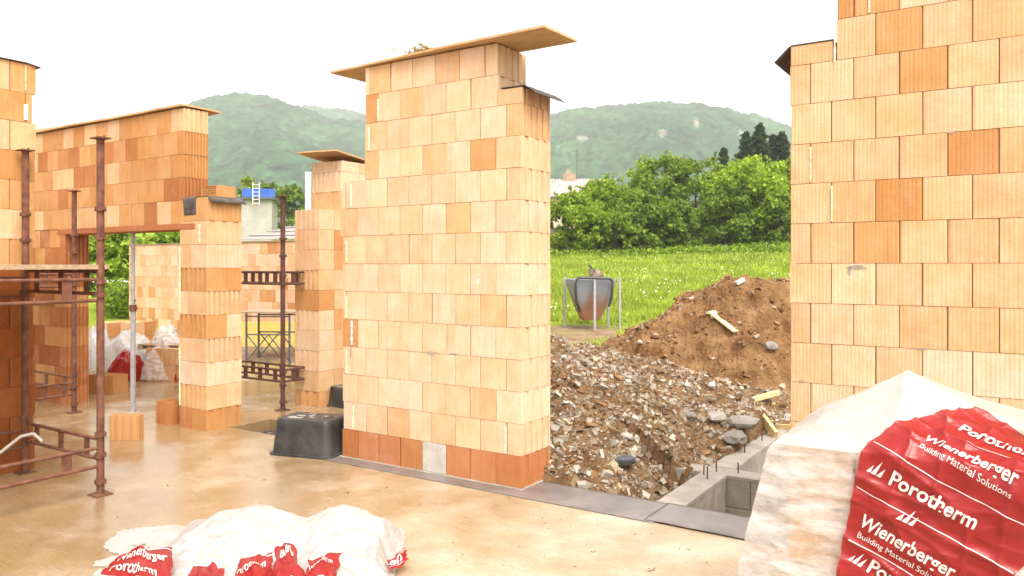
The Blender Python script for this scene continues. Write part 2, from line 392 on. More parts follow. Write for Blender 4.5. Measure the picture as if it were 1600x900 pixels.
# wall in the middle
H = .25; Z0 = .012
cw = thing('brick_wall', 'tall pale clay block wall in the middle, capped by an overhanging plywood board', 'wall', G(0,0), TH)
mb = MB()
for i in range(14):
    x1 = 0 if i < 12 else -.235
    x0 = [-1.94,-1.935,-1.94,-1.93,-1.94,-1.935,-1.94,-1.935,-1.97,-1.94,-1.665,-1.66,-1.655,-1.66][i]
    off = 0 if i % 2 == 0 else -.15
    if i == 12: off = 0
    if i == 13: off = -.36
    xs = joints(x0, x1, off)
    def cf(k, n, i=i):
        if i == 0: return jit(random.choice(REDB), .04) if k != 99 else None
        if k == 0 and i in (4, 7, 10, 11, 12): return jit(random.choice(ORNG if i in (12, 4) else MIDC))
        if i == 10 and k == n-2: return jit(ORNG[2])
        if i == 13 and k == n-3: return jit(MIDC[0])
        if i == 11 and k == n-1: return jit(MIDC[1])
        return pick([30, 2, .0, 0])
    if i == 0:
        for k in range(len(xs)-1):
            if abs(xs[k]+1.0) < .01: continue
            gr = {'+x': 3} if k == len(xs)-2 else {}
            block(mb, xs[k], xs[k+1], 0, .44, Z0, Z0+H, jit(random.choice(REDB+[(.47,.19,.08)]), .04), gr)
    else:
        if i in (3, 5, 7): xs = [xs[0], xs[0]+.055]+xs[1:] if xs[1]-xs[0] > .1 else xs
        row(mb, xs, 0, .44, Z0+i*H, H, cf, 3 if i % 2 == 0 else 5, 3)
block(mb, -.235, 0, 0, .44, Z0+3.0, Z0+3.125, jit(MIDC[0]), {'+x': 4})
core(mb, -1.94, 0, 0, .44, 0, 2.5); core(mb, -1.655, 0, 0, .44, 2.45, 3.0); core(mb, -1.655, -.235, 0, .44, 2.95, 3.5)
mb.build('block_courses', BLOCK, cw, uv=True)
mb = MB(); mb.box(-.998, -.752, -.0015, .43, Z0, Z0+.246); mb.build('concrete_block', CONCW, cw, bevel=.004)
def foam(cw_, spots, y=-.003, m=FOAM, wd=.010, name='foam_joint', ax=0):
    for (x, z0, z1) in spots:
        mb = MB(); z = z0; pts = []
        while z < z1: pts.append((z, random.uniform(.4, 1.3)*wd, random.uniform(.3, 1)*.010)); z += .012
        for (a, w1, d1), (b, w2, d2) in zip(pts, pts[1:]):
            if ax == 0: mb.face([(x-w1,y,a),(x-w1*.2,y-d1,a),(x-w2*.2,y-d2,b),(x-w2,y,b)]); mb.face([(x-w1*.2,y-d1,a),(x+w1,y,a),(x+w2,y,b),(x-w2*.2,y-d2,b)])
            else: mb.face([(y,x-w1,a),(y+d1,x,a),(y+d2,x,b),(y,x-w2,b)]); mb.face([(y+d1,x,a),(y,x+w1,a),(y,x+w2,b),(y+d2,x,b)])
        mb.build(name, m, cw_)
foam(cw, [(-1.885,1.27,1.47),(-1.885,.77,.98),(-1.80,.27,.49),(-.155,.27,.48),(-1.885,1.77,1.98),(-1.61,2.77,2.98),(-1.50,3.02,3.22),(-1.83,2.27,2.48)])
foam(cw, [(-1.82,1.03,1.25)], m=WHITE, wd=.013)
mb = MB(); mb.box(-1.96, .01, -.02, .455, .0045, .011, (.5,.5,.5)); mb.build('mortar_bed', CONC, cw)
def smear(parent, x, z, w_, h_, m, y=-.0035, seed=0):
    mb = MB(); c = []; n = 22
    for k in range(n):
        a = 2*math.pi*k/n; q = 1+.55*noise.noise(Vector((math.cos(a)*1.7+seed, math.sin(a)*1.7, seed)))
        c.append((x+w_*math.cos(a)*q, y, z+h_*math.sin(a)*q))
    mb.face(c); mb.build('mortar_smear', m, parent)
for q, (x, z, w_, h_) in enumerate([(-1.83,.97,.012,.05),(-.90,1.01,.05,.015),(-1.35,2.02,.03,.008),(-.55,1.26,.04,.007),(-.66,1.02,.05,.006),(-.42,1.62,.012,.02)]): smear(cw, x, z, w_, h_, CONC if q != 5 else WHITE, seed=q*3.1)
# opening's other side, right wall
rw = thing('brick_wall', 'tall pale clay block wall at the right, behind the plastic-wrapped pallet', 'wall', G(0,0), TH)
mb = MB()
for i in range(15):
    x0 = 2.01 if i < 12 else 2.285; off = 2.255 if i % 2 == 0 else 2.133
    xs = joints(x0+(random.uniform(-.006,.006)), 4.75, off)
    sp = {(7,1): MIDC[0], (7,2): ORNG[2], (8,1): MIDC[1], (8,2): ORNG[1], (11,3): ORNG[2], (10,3): PALE[3], (12,1): ORNG[2], (12,0): MIDC[2], (13,0): ORNG[1], (13,1): ORNG[2], (11,2): MIDC[2], (8,0): MIDC[2], (12,2): MIDC[2], (14,0): ORNG[0]}
    def cf(k, n, i=i): return jit(sp[(i,k)], .03) if (i,k) in sp else pick([3, 9, .5, 0])
    row(mb, xs, 0, .44, Z0+i*H, H, cf)
block(mb, 2.01, 2.265, 0, .44, Z0+3.0, Z0+3.125, jit(MIDC[2]), {'-x': 4})
core(mb, 2.01, 4.75, 0, .44, 0, 3.0); core(mb, 2.285, 4.75, 0, .44, 2.95, 3.75)
mb.build('block_courses', BLOCK, rw, uv=True)
foam(rw, [(2.275,3.0,3.24),(2.133,2.27,2.49),(2.258,2.02,2.24),(2.47,3.27,3.5)], wd=.006)
for q, (x, z, w_, h_) in enumerate([(2.40,1.735,.055,.012),(2.36,1.715,.012,.025),(2.9,2.51,.02,.006),(2.08,1.02,.016,.004),(3.02,3.26,.05,.008),(2.75,1.26,.03,.005)]): smear(rw, x, z, w_, h_, CONC, seed=q*2.3+1)
# pillar in the doorway line
def mixed(mb, i, x0, x1, y0, y1, z0, h, style):
    """course of a pier with cut blocks whose grooved sides show"""
    L = x1-x0; m_ = (y0+y1)/2
    if style == 0:
        block(mb, x0, x0+L*.42, y0, y1, z0, z0+h, pick([5,4,1,0])); block(mb, x0+L*.42, x1, y0, y1, z0, z0+h, pick([5,3,1,0]), {'+x': 3})
    elif style == 1:
        block(mb, x0, x1, y0, y0+.25, z0, z0+h, pick([3,4,2,0]), {'-y': 6}, d=.015); block(mb, x0, x1, y0+.25, y1, z0, z0+h, pick([3,4,1,0]), {'-y': 6})
    elif style == 2:
        block(mb, x0, x0+L*.30, y0, y1, z0, z0+h, pick([6,2,0,0])); block(mb, x0+L*.3, x1, y0, y1, z0, z0+h, pick([3,4,1,0]), {'+x': 7}, d=.015)
    else:
        block(mb, x0, x0+L*.5, y0, y1, z0, z0+h, pick([2,2,3,1])); block(mb, x0+L*.5, x1, y0, y1, z0, z0+h, pick([1,2,4,1]), {'+x': 4})
ZP = -.03
pl = thing('brick_pillar', 'stocky mixed clay block pillar under the lintel, with a broken hollow block on top', 'pillar', G(0,0), TH)
mb = MB()
for i, st in enumerate([3,1,0,2,1,2,1,0,0,2]):
    xa, xb = -4.40, -3.92
    if i == 9: block(mb, -4.40, -3.92, 0, .44, ZP+i*H, ZP+(i+1)*H, jit(ORNG[2]), {'+x': 8}, d=.006)
    elif i == 0:
        block(mb, xa, xa+.22, 0, .44, ZP, ZP+H, jit(REDB[1])); block(mb, xa+.22, xb, 0, .44, ZP, ZP+H, jit(ORNG[1]), {'+x': 4})
    else: mixed(mb, i, xa, xb, 0, .44, ZP+i*H, H, st)
core(mb, -4.40, -3.92, 0, .44, ZP, ZP+2.5); mb.build('block_courses', BLOCK, pl, uv=True)
foam(pl, [(-4.385, ZP+.27, ZP+.9), (-4.385, ZP+1.27, ZP+1.98), (-4.04, ZP+2.02, ZP+2.22)], wd=.015)
# lintel wall
lw = thing('brick_wall', 'orange clay block wall carried by a long lintel over the wide opening at the left', 'wall', G(0,0), TH)
mb = MB()
ZL = ZP+2.23; T3 = .30
for j in range(5):
    x0, x1 = -9.6, -4.31
    off = -4.31 if j % 2 == 0 else -4.185
    wts = [[0,2,6,1],[0,.5,6,2],[0,2,6,1],[0,1,6,2],[0,2,5,0]][j]
    row(mb, joints(x0, x1, off), 0, T3, ZL+j*H, H, lambda k, n, w_=wts: pick(w_), [7,7,8,8,5][j])
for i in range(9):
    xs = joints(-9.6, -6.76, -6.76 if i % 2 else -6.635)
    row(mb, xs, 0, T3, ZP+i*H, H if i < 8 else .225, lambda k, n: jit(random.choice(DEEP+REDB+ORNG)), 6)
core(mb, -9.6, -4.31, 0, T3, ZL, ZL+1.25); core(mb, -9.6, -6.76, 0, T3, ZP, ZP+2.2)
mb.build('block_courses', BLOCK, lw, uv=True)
mb = MB(); mb.box(-6.95, -4.12, -.004, T3+.003, ZL-.068, ZL-.002, (.40,.15,.06)); mb.build('lintel', BLOCK, lw, uv=True, bevel=.006)
mb = MB()
for k in range(12): mb.box(-6.6+k*.2, -6.59+k*.2, -.012, .0, ZL-.05, ZL-.02, (.5,.4,.3))
# near left wall (runs along B)
nl = thing('brick_wall', 'nearest clay block wall at the left edge, beside the rusty scaffold', 'wall', G(-3.88, -1.72), TH+R(90))
# local x runs along +B, local -y faces +A
mb = MB()
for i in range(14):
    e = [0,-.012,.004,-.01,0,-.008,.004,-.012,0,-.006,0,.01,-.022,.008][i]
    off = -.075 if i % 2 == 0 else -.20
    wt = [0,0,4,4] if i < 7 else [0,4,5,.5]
    row(mb, joints(-2.2, e, off), 0, .44, ZP+i*H, H, lambda k, n, w_=wt, i=i: jit(random.choice([(.30,.088,.02),(.27,.078,.018),(.33,.105,.027)])) if i < 7 else pick(w_))  # lower courses: shade under the scaffold deck painted into the block colours
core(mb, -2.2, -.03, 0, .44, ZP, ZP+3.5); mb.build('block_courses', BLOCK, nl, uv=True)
for z in (.55,1.05,1.55,2.02,2.52,3.04):
    mb = MB(); mb.box(-.092, -.062, -.007, .02, ZP+z-.02, ZP+z+.11); mb.build('joint_strip', WHITE, nl)
foam(nl, [(-.077, ZP+3.27, ZP+3.49)], wd=.006)
# second pillar, behind
sp_ = thing('brick_pillar', 'clay block pillar behind the black mortar tub, with a tilted plywood board on top', 'pillar', G(0,0), TH)
mb = MB(); ZS = -.06
for i in range(10): 
    if i == 0: block(mb, -4.39, -3.95, 1.6, 1.85, ZS, ZS+H, jit(ORNG[2]), {'-y': 3}); continue
    st = i % 2; g_ = {'-y': 5} if i % 2 == 0 or i in (9,) else {}
    block(mb, -4.39, -3.95, 1.6, 1.85, ZS+i*H, ZS+(i+1)*H, pick([2,5,2,0]), g_)
    yj = [1.85, 2.10 if st else 2.225, 2.35 if st else 2.475, 2.6, 3.4]
    for k in range(4):
        c_ = pick([1,5,3,0]); 
        block(mb, -4.39, -3.95, yj[k]+.004, yj[k+1], ZS+i*H, ZS+(i+1)*H, c_)
for j in range(3):
    hh = .25 if j < 2 else .14
    block(mb, -4.50, -3.95, 1.98, 2.3, ZS+2.5+j*H, ZS+2.5+j*H+hh, pick([5,3,0,0]), {'-y': 6 if j == 1 else 2}); block(mb, -4.50, -3.95, 2.304, 3.4, ZS+2.5+j*H, ZS+2.5+j*H+hh, pick([5,3,0,0]))
mb.box(-4.37, -3.97, 1.87, 3.38, 0, 2.4, (.34,.15,.07)); mb.build('block_courses', BLOCK, sp_, uv=True)
# far wall
fw = thing('brick_wall', 'low long pale clay block wall in the background, behind the grey steel prop', 'wall', G(0,0), TH)
mb = MB()
for i in range(9):
    row(mb, joints(-14.95, -6.6, 0 if i % 2 else .125), 5.7, 6.0, -.02+i*H, H, lambda k, n, i=i: pick([6,4,1,0]) if i > 1 else pick([1,3,3,0]))
core(mb, -14.9, -6.6, 5.7, 6.0, 0, 2.2); mb.build('block_courses', BLOCK, fw, uv=True)
mb = MB(); mb.box(-14.97, -6.6, 5.68, 6.02, 2.232, 2.25); mb.build('coping', OLDWOOD, fw)

# ---------------------------------------------------------------- slab
mb = MB()
def slabbox(a0, a1, b0, b1): mb.box(a0, a1, b0, b1, -.22, 0)
# one sheet with a slot left open at the doorway
xsA = [-16, -3.88, -1.98, 0.02, 7]; ysB = [-14, .26, .80, 6.6]
V = {}
def sv(a, b, z):
    k = (a, b, z)
    if k not in V: V[k] = len(mb.v); mb.v.append(k)
    return V[k]
def filled(i, j):
    if i == 1 and j == 1: return False
    if i == 3 and j > 0: return False
    return 0 <= i < 4 and 0 <= j < 3
for i in range(4):
    for j in range(3):
        if not filled(i, j): continue
        a0, a1, b0, b1 = xsA[i], xsA[i+1], ysB[j], ysB[j+1]
        mb.f.append(tuple(sv(*q, 0) for q in ((a0,b0),(a1,b0),(a1,b1),(a0,b1))))
        mb.f.append(tuple(sv(*q, -.24) for q in ((a0,b1),(a1,b1),(a1,b0),(a0,b0))))
        for di, dj, p, q in ((-1,0,(a0,b1),(a0,b0)),(1,0,(a1,b0),(a1,b1)),(0,-1,(a0,b0),(a1,b0)),(0,1,(a1,b1),(a0,b1))):
            if not filled(i+di, j+dj): mb.f.append((sv(*p,-.24), sv(*q,-.24), sv(*q,0), sv(*p,0)))
mb.c = [(.5,.5,.5)]*len(mb.f); mb.m = [0]*len(mb.f)
tag(mb.build('floor', SLAB, loc=G(0,0), rz=TH), kind='structure')

# damp proof membrane
def memb(a0, a1, b0, b1, z, label, rot=0, seed=0):
    mb = MB()
    def f(u, v):
        a = a0+(a1-a0)*u; b = b0+(b1-b0)*v+rot*(u-.5); return (a, b, z+.004*abs(fbm(a*3+seed, b*4))+.002)
    mb.grid(f, 60, 14)
    o = mb.build('membrane_strip', MEMB, loc=G(0,0), rz=TH, smooth=True); m_ = o.modifiers.new('s', 'SOLIDIFY'); m_.thickness = .003; m_.offset = 1
    return tag(o, label, 'membrane', 'damp proof membranes under the walls')
o = memb(-2.0, 1.16, -.172, .29, .0003, 'dark grey membrane strip under the middle wall, running past its right end')
o = memb(1.08, 2.6, -.165, .275, .0075, 'lighter grey membrane strip lying under the right wall by the wrapped pallet', -.02, 5)

# ---------------------------------------------------------------- boards and felt
def board(name, label, a0, a1, b0, b1, z, th, rz=0, tilt=(0,0), m=PLY, warp=.01, cat='board', group=None):
    ca, cb = (a0+a1)/2, (b0+b1)/2; mb = MB(); L, W = a1-a0, b1-b0
    def zf(x, y): return warp*math.sin(x*2.1+1)*.5+warp*fbm(x*1.3, y*3)
    nx, ny = 24, 6
    mb.grid(lambda u, v: ((u-.5)*L, (v-.5)*W, zf((u-.5)*L, (v-.5)*W)), nx, ny)
    o = mb.build(name, m, loc=G(ca, cb, z), rz=TH+rz, smooth=False)
    o.rotation_euler[0] = tilt[0]; o.rotation_euler[1] = tilt[1]
    s_ = o.modifiers.new('s', 'SOLIDIFY'); s_.thickness = th; s_.offset = 1
    return tag(o, label, cat, group)
board('plywood_board', 'big plywood board on top of the middle wall, overhanging both ends', -2.08, .29, -.07, .40, Z0+3.508, .018, R(-3), warp=.006)
board('plywood_board', 'long plywood board covering the top of the lintel wall at the left', -9.4, -4.30, -.04, .46, ZL+1.262, .02, warp=.008)
board('plywood_board', 'short tilted plywood board on top of the rear pillar', -4.58, -3.92, 1.80, 2.55, ZS+3.20, .018, R(4), (R(-6), R(1)), warp=.004)
board('plywood_offcut', 'thin offcut lying on the board of the lintel wall', -8.3, -7.2, .02, .25, ZL+1.30, .02, R(3), warp=.004)
def felt(name, label, pts_fn, nu, nv, loc, rz, group=None):
    mb = MB(); mb.grid(pts_fn, nu, nv); o = mb.build(name, TAR, loc=loc, rz=rz, smooth=True)
    s_ = o.modifiers.new('s', 'SOLIDIFY'); s_.thickness = .005; s_.offset = 1; return tag(o, label, 'roofing felt', group)
def drape(a0, a1, b0, b1, z, over, drop):     # lies flat from a0 to a1 then curls down past a1 by over
    def f(u, v):
        s_ = u*(a1-a0+over); b = b0+(b1-b0)*v
        if s_ < a1-a0: return (a0+s_, b, z+.003*fbm(s_*9, b*9))
        e = (s_-(a1-a0))/over; return (a1+over*(.85*e), b+.01*fbm(e*3, b*5), z-drop*e**1.3+.006*fbm(e*4, b*11))
    return f
felt('felt_strip', 'dark felt strip curling over the stepped right end of the middle wall', drape(-.20, .01, -.005, .47, Z0+3.131, .13, .07), 16, 16, G(0,0), TH, 'felt pieces on the wall tops')
felt('felt_strip', 'black felt sticking out past the stepped end of the right wall', lambda u, v: ((2.27-u*.36), -.005+.46*v, Z0+3.131-(max(0, u-.72)*.34)*(1 if v > .2 else 1)), 16, 10, G(0,0), TH, 'felt pieces on the wall tops')
felt('felt_strip', 'dark felt on top of the front pillar beneath the broken block', drape(-4.29, -3.92, .02, .46, ZP+2.503, .05, .06), 12, 12, G(0,0), TH, 'felt pieces on the wall tops')
felt('felt_flap', 'square grey felt flap hanging down the face of the front pillar', lambda u, v: (-4.31+.21*u, .10-.11*min(1, v*3)-.006*math.sin(v*5), ZP+2.505-(.19*max(0, v-.3)/.7)+.006*u), 10, 14, G(0,0), TH, 'felt pieces on the wall tops')
felt('felt_strip', 'thin dark felt along the top of the nearest left wall', lambda u, v: (-2.2+2.24*u, -.02+.48*v, ZP+3.503-.02*max(0, u-.95)*20), 20, 6, G(-3.88,-1.72), TH+R(90), 'felt pieces on the wall tops')

# rubble clump on the board
def stone_mb(mb, c, s, col, flat=.6):
    a = rng.normal(size=3); a /= np.linalg.norm(a); q = Matrix.Rotation(random.uniform(0, 6.28), 3, Vector(a))
    base = [(-1,-1,-1),(1,-1,-1),(1,1,-1),(-1,1,-1),(-1,-1,1),(1,-1,1),(1,1,1),(-1,1,1)]
    i = len(mb.v); sx, sy, sz = s*random.uniform(.6,1.1), s*random.uniform(.5,.9), s*flat*random.uniform(.4,.9)
    for b in base:
        p = q @ Vector((b[0]*sx*random.uniform(.55,1), b[1]*sy*random.uniform(.55,1), b[2]*sz*random.uniform(.6,1)))*.6
        mb.v.append((c[0]+p.x, c[1]+p.y, c[2]+p.z))
    for f in ((3,2,1,0),(4,5,6,7),(0,1,5,4),(1,2,6,5),(2,3,7,6),(3,0,4,7)): mb.f.append(tuple(i+k for k in f)); mb.c.append(col); mb.m.append(0)
mb = MB()
for k in range(170):
    a = random.gauss(0, .085); b = random.gauss(0, .05); h_ = max(0, .06-abs(a)*.35)*random.random()
    k_ = random.uniform(.6, 1.1); stone_mb(mb, (a, b, h_), random.uniform(.008, .032), (.50*k_, .42*k_, .25*k_))
tag(mb.build('rubble_clump', STONE, loc=G(-1.0, .03, Z0+3.54), rz=TH), 'crumbly pale rubble clump lying on the board of the middle wall', 'rubble', kind='stuff')
# broken hollow block on pillar
def hollow_block(name, label, loc, rz, L, W, Hh, col, cols=9, rows_=6, tilt=0, group=None, upright=True, ribs=5):
    t_ = thing(name, label, 'clay block', loc, rz, group)
    mb = MB(); bw = .008
    # outer walls
    mb.prism([(0,0),(L,0),(L,bw),(0,bw)], 0, Hh, col); mb.prism([(0,W-bw),(L,W-bw),(L,W),(0,W)], 0, Hh, col)
    mb.prism([(0,bw),(bw,bw),(bw,W-bw),(0,W-bw)], .0005, Hh-.0005, col); mb.prism([(L-bw,bw),(L,bw),(L,W-bw),(L-bw,W-bw)], .0005, Hh-.0005, col)
    for k in range(1, cols): x = L*k/cols; mb.prism([(x-.003,bw),(x+.003,bw),(x+.003,W-bw),(x-.003,W-bw)], .001, Hh-.002, col)
    for k in range(1, rows_): y = W*k/rows_; mb.prism([(bw,y-.003),(L-bw,y-.003),(L-bw,y+.003),(bw,y+.003)], .0015, Hh-.0035, col)
    nr = ribs
    for k in range(nr):
        x = L*(k+.5)/nr; mb.prism([(x-L*.3/nr,-.009),(x+L*.3/nr,-.009),(x+L*.3/nr,-.0005),(x-L*.3/nr,-.0005)], .001, Hh-.001, col)
    o = mb.build('clay_shell', BLOCK, t_, uv=True)
    if tilt: o.rotation_euler[0] = tilt; o.location.z = .0
    return t_
t_ = hollow_block('broken_block', 'broken orange hollow block lying on its side on the front pillar', G(-4.21, .38, ZP+2.515), TH+R(2), .25, .12, .25, ORNG[0], 10, 5, group='loose clay blocks')
for ch in sc.objects:
    if ch.parent == t_: ch.rotation_euler[0] = R(90); ch.location.y = .0
hollow_block('clay_block', 'pale upright clay block standing on the wet floor beside the scaffold', px(171, 688, 7.73)+Vector((0,0,0)), R(4), .285, .12, .245, ORNG[2], 8, 4, group='loose clay blocks', ribs=4)
hollow_block('clay_block', 'dark orange clay block standing against the foot of the front pillar', G(-4.78, -.03, 0), TH, .26, .24, .245, REDB[1], 8, 7, group='loose clay blocks', ribs=4)
# ---------------------------------------------------------------- mortar tubs
def tub(name, label, loc, rz, L, W, Hh, tiltx=0):
    t_ = thing(name, label, 'mortar tub', loc, rz, None)
    mb = MB()
    def ring(l, w_, z, n=6, r=.07):
        pts = []
        for cx, cy, a0 in ((l/2-r, w_/2-r, 0), (-l/2+r, w_/2-r, 90), (-l/2+r, -w_/2+r, 180), (l/2-r, -w_/2+r, 270)):
            for k in range(n+1): a = R(a0+90*k/n); pts.append((cx+r*math.cos(a), cy+r*math.sin(a), z))
        return pts
    rings = [ring(L*1.07, W*1.09, 0), ring(L*1.07, W*1.09, .018), ring(L, W, .022), ring(L*.93, W*.90, Hh*.80), ring(L*.92, W*.89, Hh*.93), ring(L*.87, W*.83, Hh, r=.05)]
    i0 = len(mb.v)
    for r_ in rings: mb.v += r_
    n = len(rings[0])
    for a in range(len(rings)-1):
        for k in range(n): mb.f.append((a*n+k, a*n+(k+1) % n, (a+1)*n+(k+1) % n, (a+1)*n+k)); mb.c.append((0,0,0)); mb.m.append(0)
    mb.f.append(tuple((len(rings)-1)*n+k for k in range(n))); mb.c.append((0,0,0)); mb.m.append(0)
    o = mb.build('tub_body', TUB, t_, smooth=True); mod = o.modifiers.new('e', 'EDGE_SPLIT'); mod.split_angle = R(50)
    mb = MB()
    for k in range(14):
        a = random.uniform(-L*.35, L*.35); b = random.uniform(-W*.3, W*.3); s_ = random.uniform(.02, .06)
        mb.face([(a+s_*math.cos(q)*random.uniform(.5,1.2), b+s_*math.sin(q)*random.uniform(.4,1), Hh+.002) for q in np.linspace(0, 6.0, 9)])
    mb.build('mortar_splash', CONC, t_)
    return t_
tub('mortar_tub', 'black plastic mortar tub turned upside down against the left end of the middle wall', px(487, 707, 7.25)-Vector((0,0,0)) - Vector((0,0,px(487,707,7.25).z)), R(-18), .62, .42, .33)
t_ = tub('mortar_tub', 'second dark tub, pushed on its side under the base of the rear pillar', G(-3.98, 2.06, -.05), TH+R(90), .34, .34, .24)
t_.location = G(-3.80, 1.90, .0)
# doorway slot rubble
mb = MB()
for k in range(700):
    a = random.uniform(-3.88, -1.98); b = random.uniform(.26, .8); kk = random.uniform(.25, .9); stone_mb(mb, (a, b, -.12-random.random()*.03), random.uniform(.015, .05), (.22*kk, .19*kk, .16*kk))
mb.box(-3.87, -1.99, .27, .79, -.30, -.13, (.08,.07,.06))
tag(mb.build('doorway_rubble', STONE, loc=G(0,0), rz=TH), 'dark wet rubble filling the slot in the doorway between front pillar and tub', 'rubble', kind='stuff')
# debris on the floor
deb = [(733,717),(540,770),(600,762),(637,720),(330,716),(990,836),(1015,892),(925,862),(660,788),(262,760),(412,750),(880,812),(1075,858)]
for q, (x, y) in enumerate(deb):
    if q in (0, 2, 4, 6, 7, 8): 
        pass
mb = MB()
for k in range(260):
    x = random.uniform(180, 1150); y = random.uniform(680, 895); Y = F*CH/(y-HOR); p = px(x, y, Y)
    if (p-P0).dot(BX) > -.25: continue
    kk = random.uniform(.4, 1); stone_mb(mb, (p.x, p.y, .003), random.choice([.004,.005,.008,.004]), (.28*kk,.17*kk,.09*kk))
for (x, y) in deb:
    p = px(x, y, F*CH/(y-HOR)); 
    for k in range(random.choice([1,2,3,5])): stone_mb(mb, (p.x+random.gauss(0,.02), p.y+random.gauss(0,.015), .003), random.uniform(.006,.017), (.24,.16,.09))
tag(mb.build('floor_debris', STONE), 'small crumbs of dirt scattered over the wet concrete floor', 'debris', kind='stuff')

# ---------------------------------------------------------------- scaffolds
def post(parent, x, y, h, m, r=.028, name='post'):
    mb = MB(); mb.tube((x,y,.012), (x,y,h-.01), r, 14)
    for z in (.10, .30, .46, 1.52, 1.62, h*.72, h*.80):
        mb.tube((x,y,z-.016), (x,y,z+.016), r*1.5, 14); mb.bar((x+r*1.2,y,z), (x+r*2.3,y,z), .02, .018)
    o = mb.build(name, m, parent)
    mb = MB(); mb.box(x-.065, x+.065, y-.065, y+.065, .001, .010); mb.tube((x,y,.01),(x,y,.08), r*.8, 10); mb.build('base_plate', m, o)
    mb = MB(); mb.box(x-.065, x+.065, y-.05, y+.05, h-.010, h)
    mb.tube((x-.05, y, h), (x-.05, y, h+.012), .008, 6); mb.tube((x+.05, y, h), (x+.05, y, h+.012), .008, 6); mb.build('head_plate', m, o)
    return o
def ladder(parent, a, b, zt, zb, m, n=3, name='lattice_rail', r=.014):
    mb = MB(); a = Vector((*a, 0)); b = Vector((*b, 0))
    for z in (zt, zb): mb.tube(a+Vector((0,0,z)), b+Vector((0,0,z)), r, 10)
    for k in range(n):
        p = a.lerp(b, (k+.5)/n); d = (b-a).normalized()*.035
        q = mb; z0, z1 = zb+r*.6, zt-r*.6; nn = Vector((-d.y, d.x, 0)).normalized()*.004
        for s_ in (1,): 
            pts = [p-d-nn, p+d-nn, p+d+nn, p-d+nn]; mb.prism([(v.x, v.y) for v in pts], z0, z1)
    return mb.build(name, m, parent)
def scaffold(label, loc, rz, L, W, h, m, deck=True, posts=4, levels=((1.69,1.55),(.42,.27)), group='rusty scaffold bays', planks=3, offs=0):
    t_ = thing('scaffold', label, 'scaffold', loc, rz, group)
    cs = [(0,0),(-L,0),(-L,-W),(0,-W)][:posts]
    for c in cs: post(t_, c[0], c[1], h, m)
    for zt, zb in levels:
        ladder(t_, (0,0), (-L,0), zt, zb, m, 3); ladder(t_, (0,0), (0,-W), zt-.06, zb-.05, m, 4); ladder(t_, (-L,0), (-L,-W), zt-.06, zb-.05, m, 4)
        if posts == 4: ladder(t_, (0,-W), (-L,-W), zt, zb, m, 3)
    if deck:
        for k in range(planks):
            mb = MB(); x0 = -L*(k+1)/planks+.012; x1 = -L*k/planks-.006; mb.box(x0+.03, x1+.02, -W-.05, .06, levels[0][0]+.016, levels[0][0]+.052); mb.build('deck_plank', OLDWOOD, t_, bevel=.003)
    return t_
a_ = G(-2.64, -1.84)
s1 = scaffold('rusty red scaffold bay with a plank deck in the left foreground', (px(157, 773, 5.9).x, 5.9, 0), TH, 1.15, 2.0, 2.72, RUST, levels=((1.70,1.53),(.42,.27)))
mb = MB(); pts = [Vector((-.78, -.55, .02)), Vector((-.76,-.50,.1)), Vector((-.70,-.40,.30)), Vector((-.62,-.28,.42)), Vector((-.55,-.22,.44)), Vector((-.50,-.18,.38))]
sm = []
for a, b, c in zip(pts, pts[1:], pts[2:]):
    for k in range(4): t = k/4; sm.append((a*(1-t)**2+b*2*t*(1-t)+c*t*t) if False else a.lerp(b, t))
sm += [pts[-2], pts[-1]]; mb.path([p for p in sm], .012, 8)
tag(mb.build('hose', m_simple('hose_grey', (.40,.36,.30), (.5,.46,.4), 8, .6, 0), loc=s1.location, rz=TH), 'curved grey hose hanging on the lower rail of the front scaffold', 'hose')
scaffold('rusty scaffold bay standing against the orange wall left of the opening', (px(116, 645, 9.17).x, 9.17, 0), TH, 1.3, .9, 2.63, RUST, posts=2, levels=((1.70,1.55),(.42,.27)), deck=True, planks=4)
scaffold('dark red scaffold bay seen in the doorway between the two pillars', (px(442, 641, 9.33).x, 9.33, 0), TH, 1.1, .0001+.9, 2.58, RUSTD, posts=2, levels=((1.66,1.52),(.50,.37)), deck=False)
# the third bay stands behind the doorway: rails run to the back instead
b3 = [o for o in sc.objects if o.get('label','').startswith('dark red scaffold')][0]
for o in list(sc.objects):
    if o.parent == b3 and o.name.startswith('lattice'): bpy.data.objects.remove(o)
for zt, zb in ((1.66,1.52),(.48,.34)):
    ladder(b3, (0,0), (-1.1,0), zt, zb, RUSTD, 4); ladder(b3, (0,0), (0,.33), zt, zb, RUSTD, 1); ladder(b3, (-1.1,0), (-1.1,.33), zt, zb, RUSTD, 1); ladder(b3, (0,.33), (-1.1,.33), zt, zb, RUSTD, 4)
for o in list(sc.objects):
    if o.parent == b3 and o.name.startswith('post') and o.name != 'post':
        pass
# grey prop
pr = thing('steel_prop', 'grey galvanised steel prop holding up the lintel', 'prop', G(-5.54, .16), TH)
mb = MB(); mb.tube((0,0,.01),(0,0,1.2), .030, 14); mb.build('outer_tube', GALV, pr)
mb = MB(); mb.tube((0,0,1.18),(0,0,2.10), .024, 14); 
mb.build('inner_tube', GALV, pr)
mb = MB(); mb.tube((0,0,1.20),(0,0,1.28), .040, 14); mb.bar((-.09,0,1.24),(.09,0,1.24), .016, .016); mb.bar((.06,0,1.33),(-.05,0,1.33), .012, .012); mb.build('collar_nut', RUST, pr)
mb = MB(); mb.box(-.06,.06,-.06,.06,.001,.009); mb.build('base_plate', GALV, pr)
mb = MB(); mb.box(-.06,.06,-.06,.06,ZL-.078,ZL-.069); mb.tube((0,0,2.08),(0,0,ZL-.078), .024, 12); mb.build('head_plate', GALV, pr)
mb = MB()
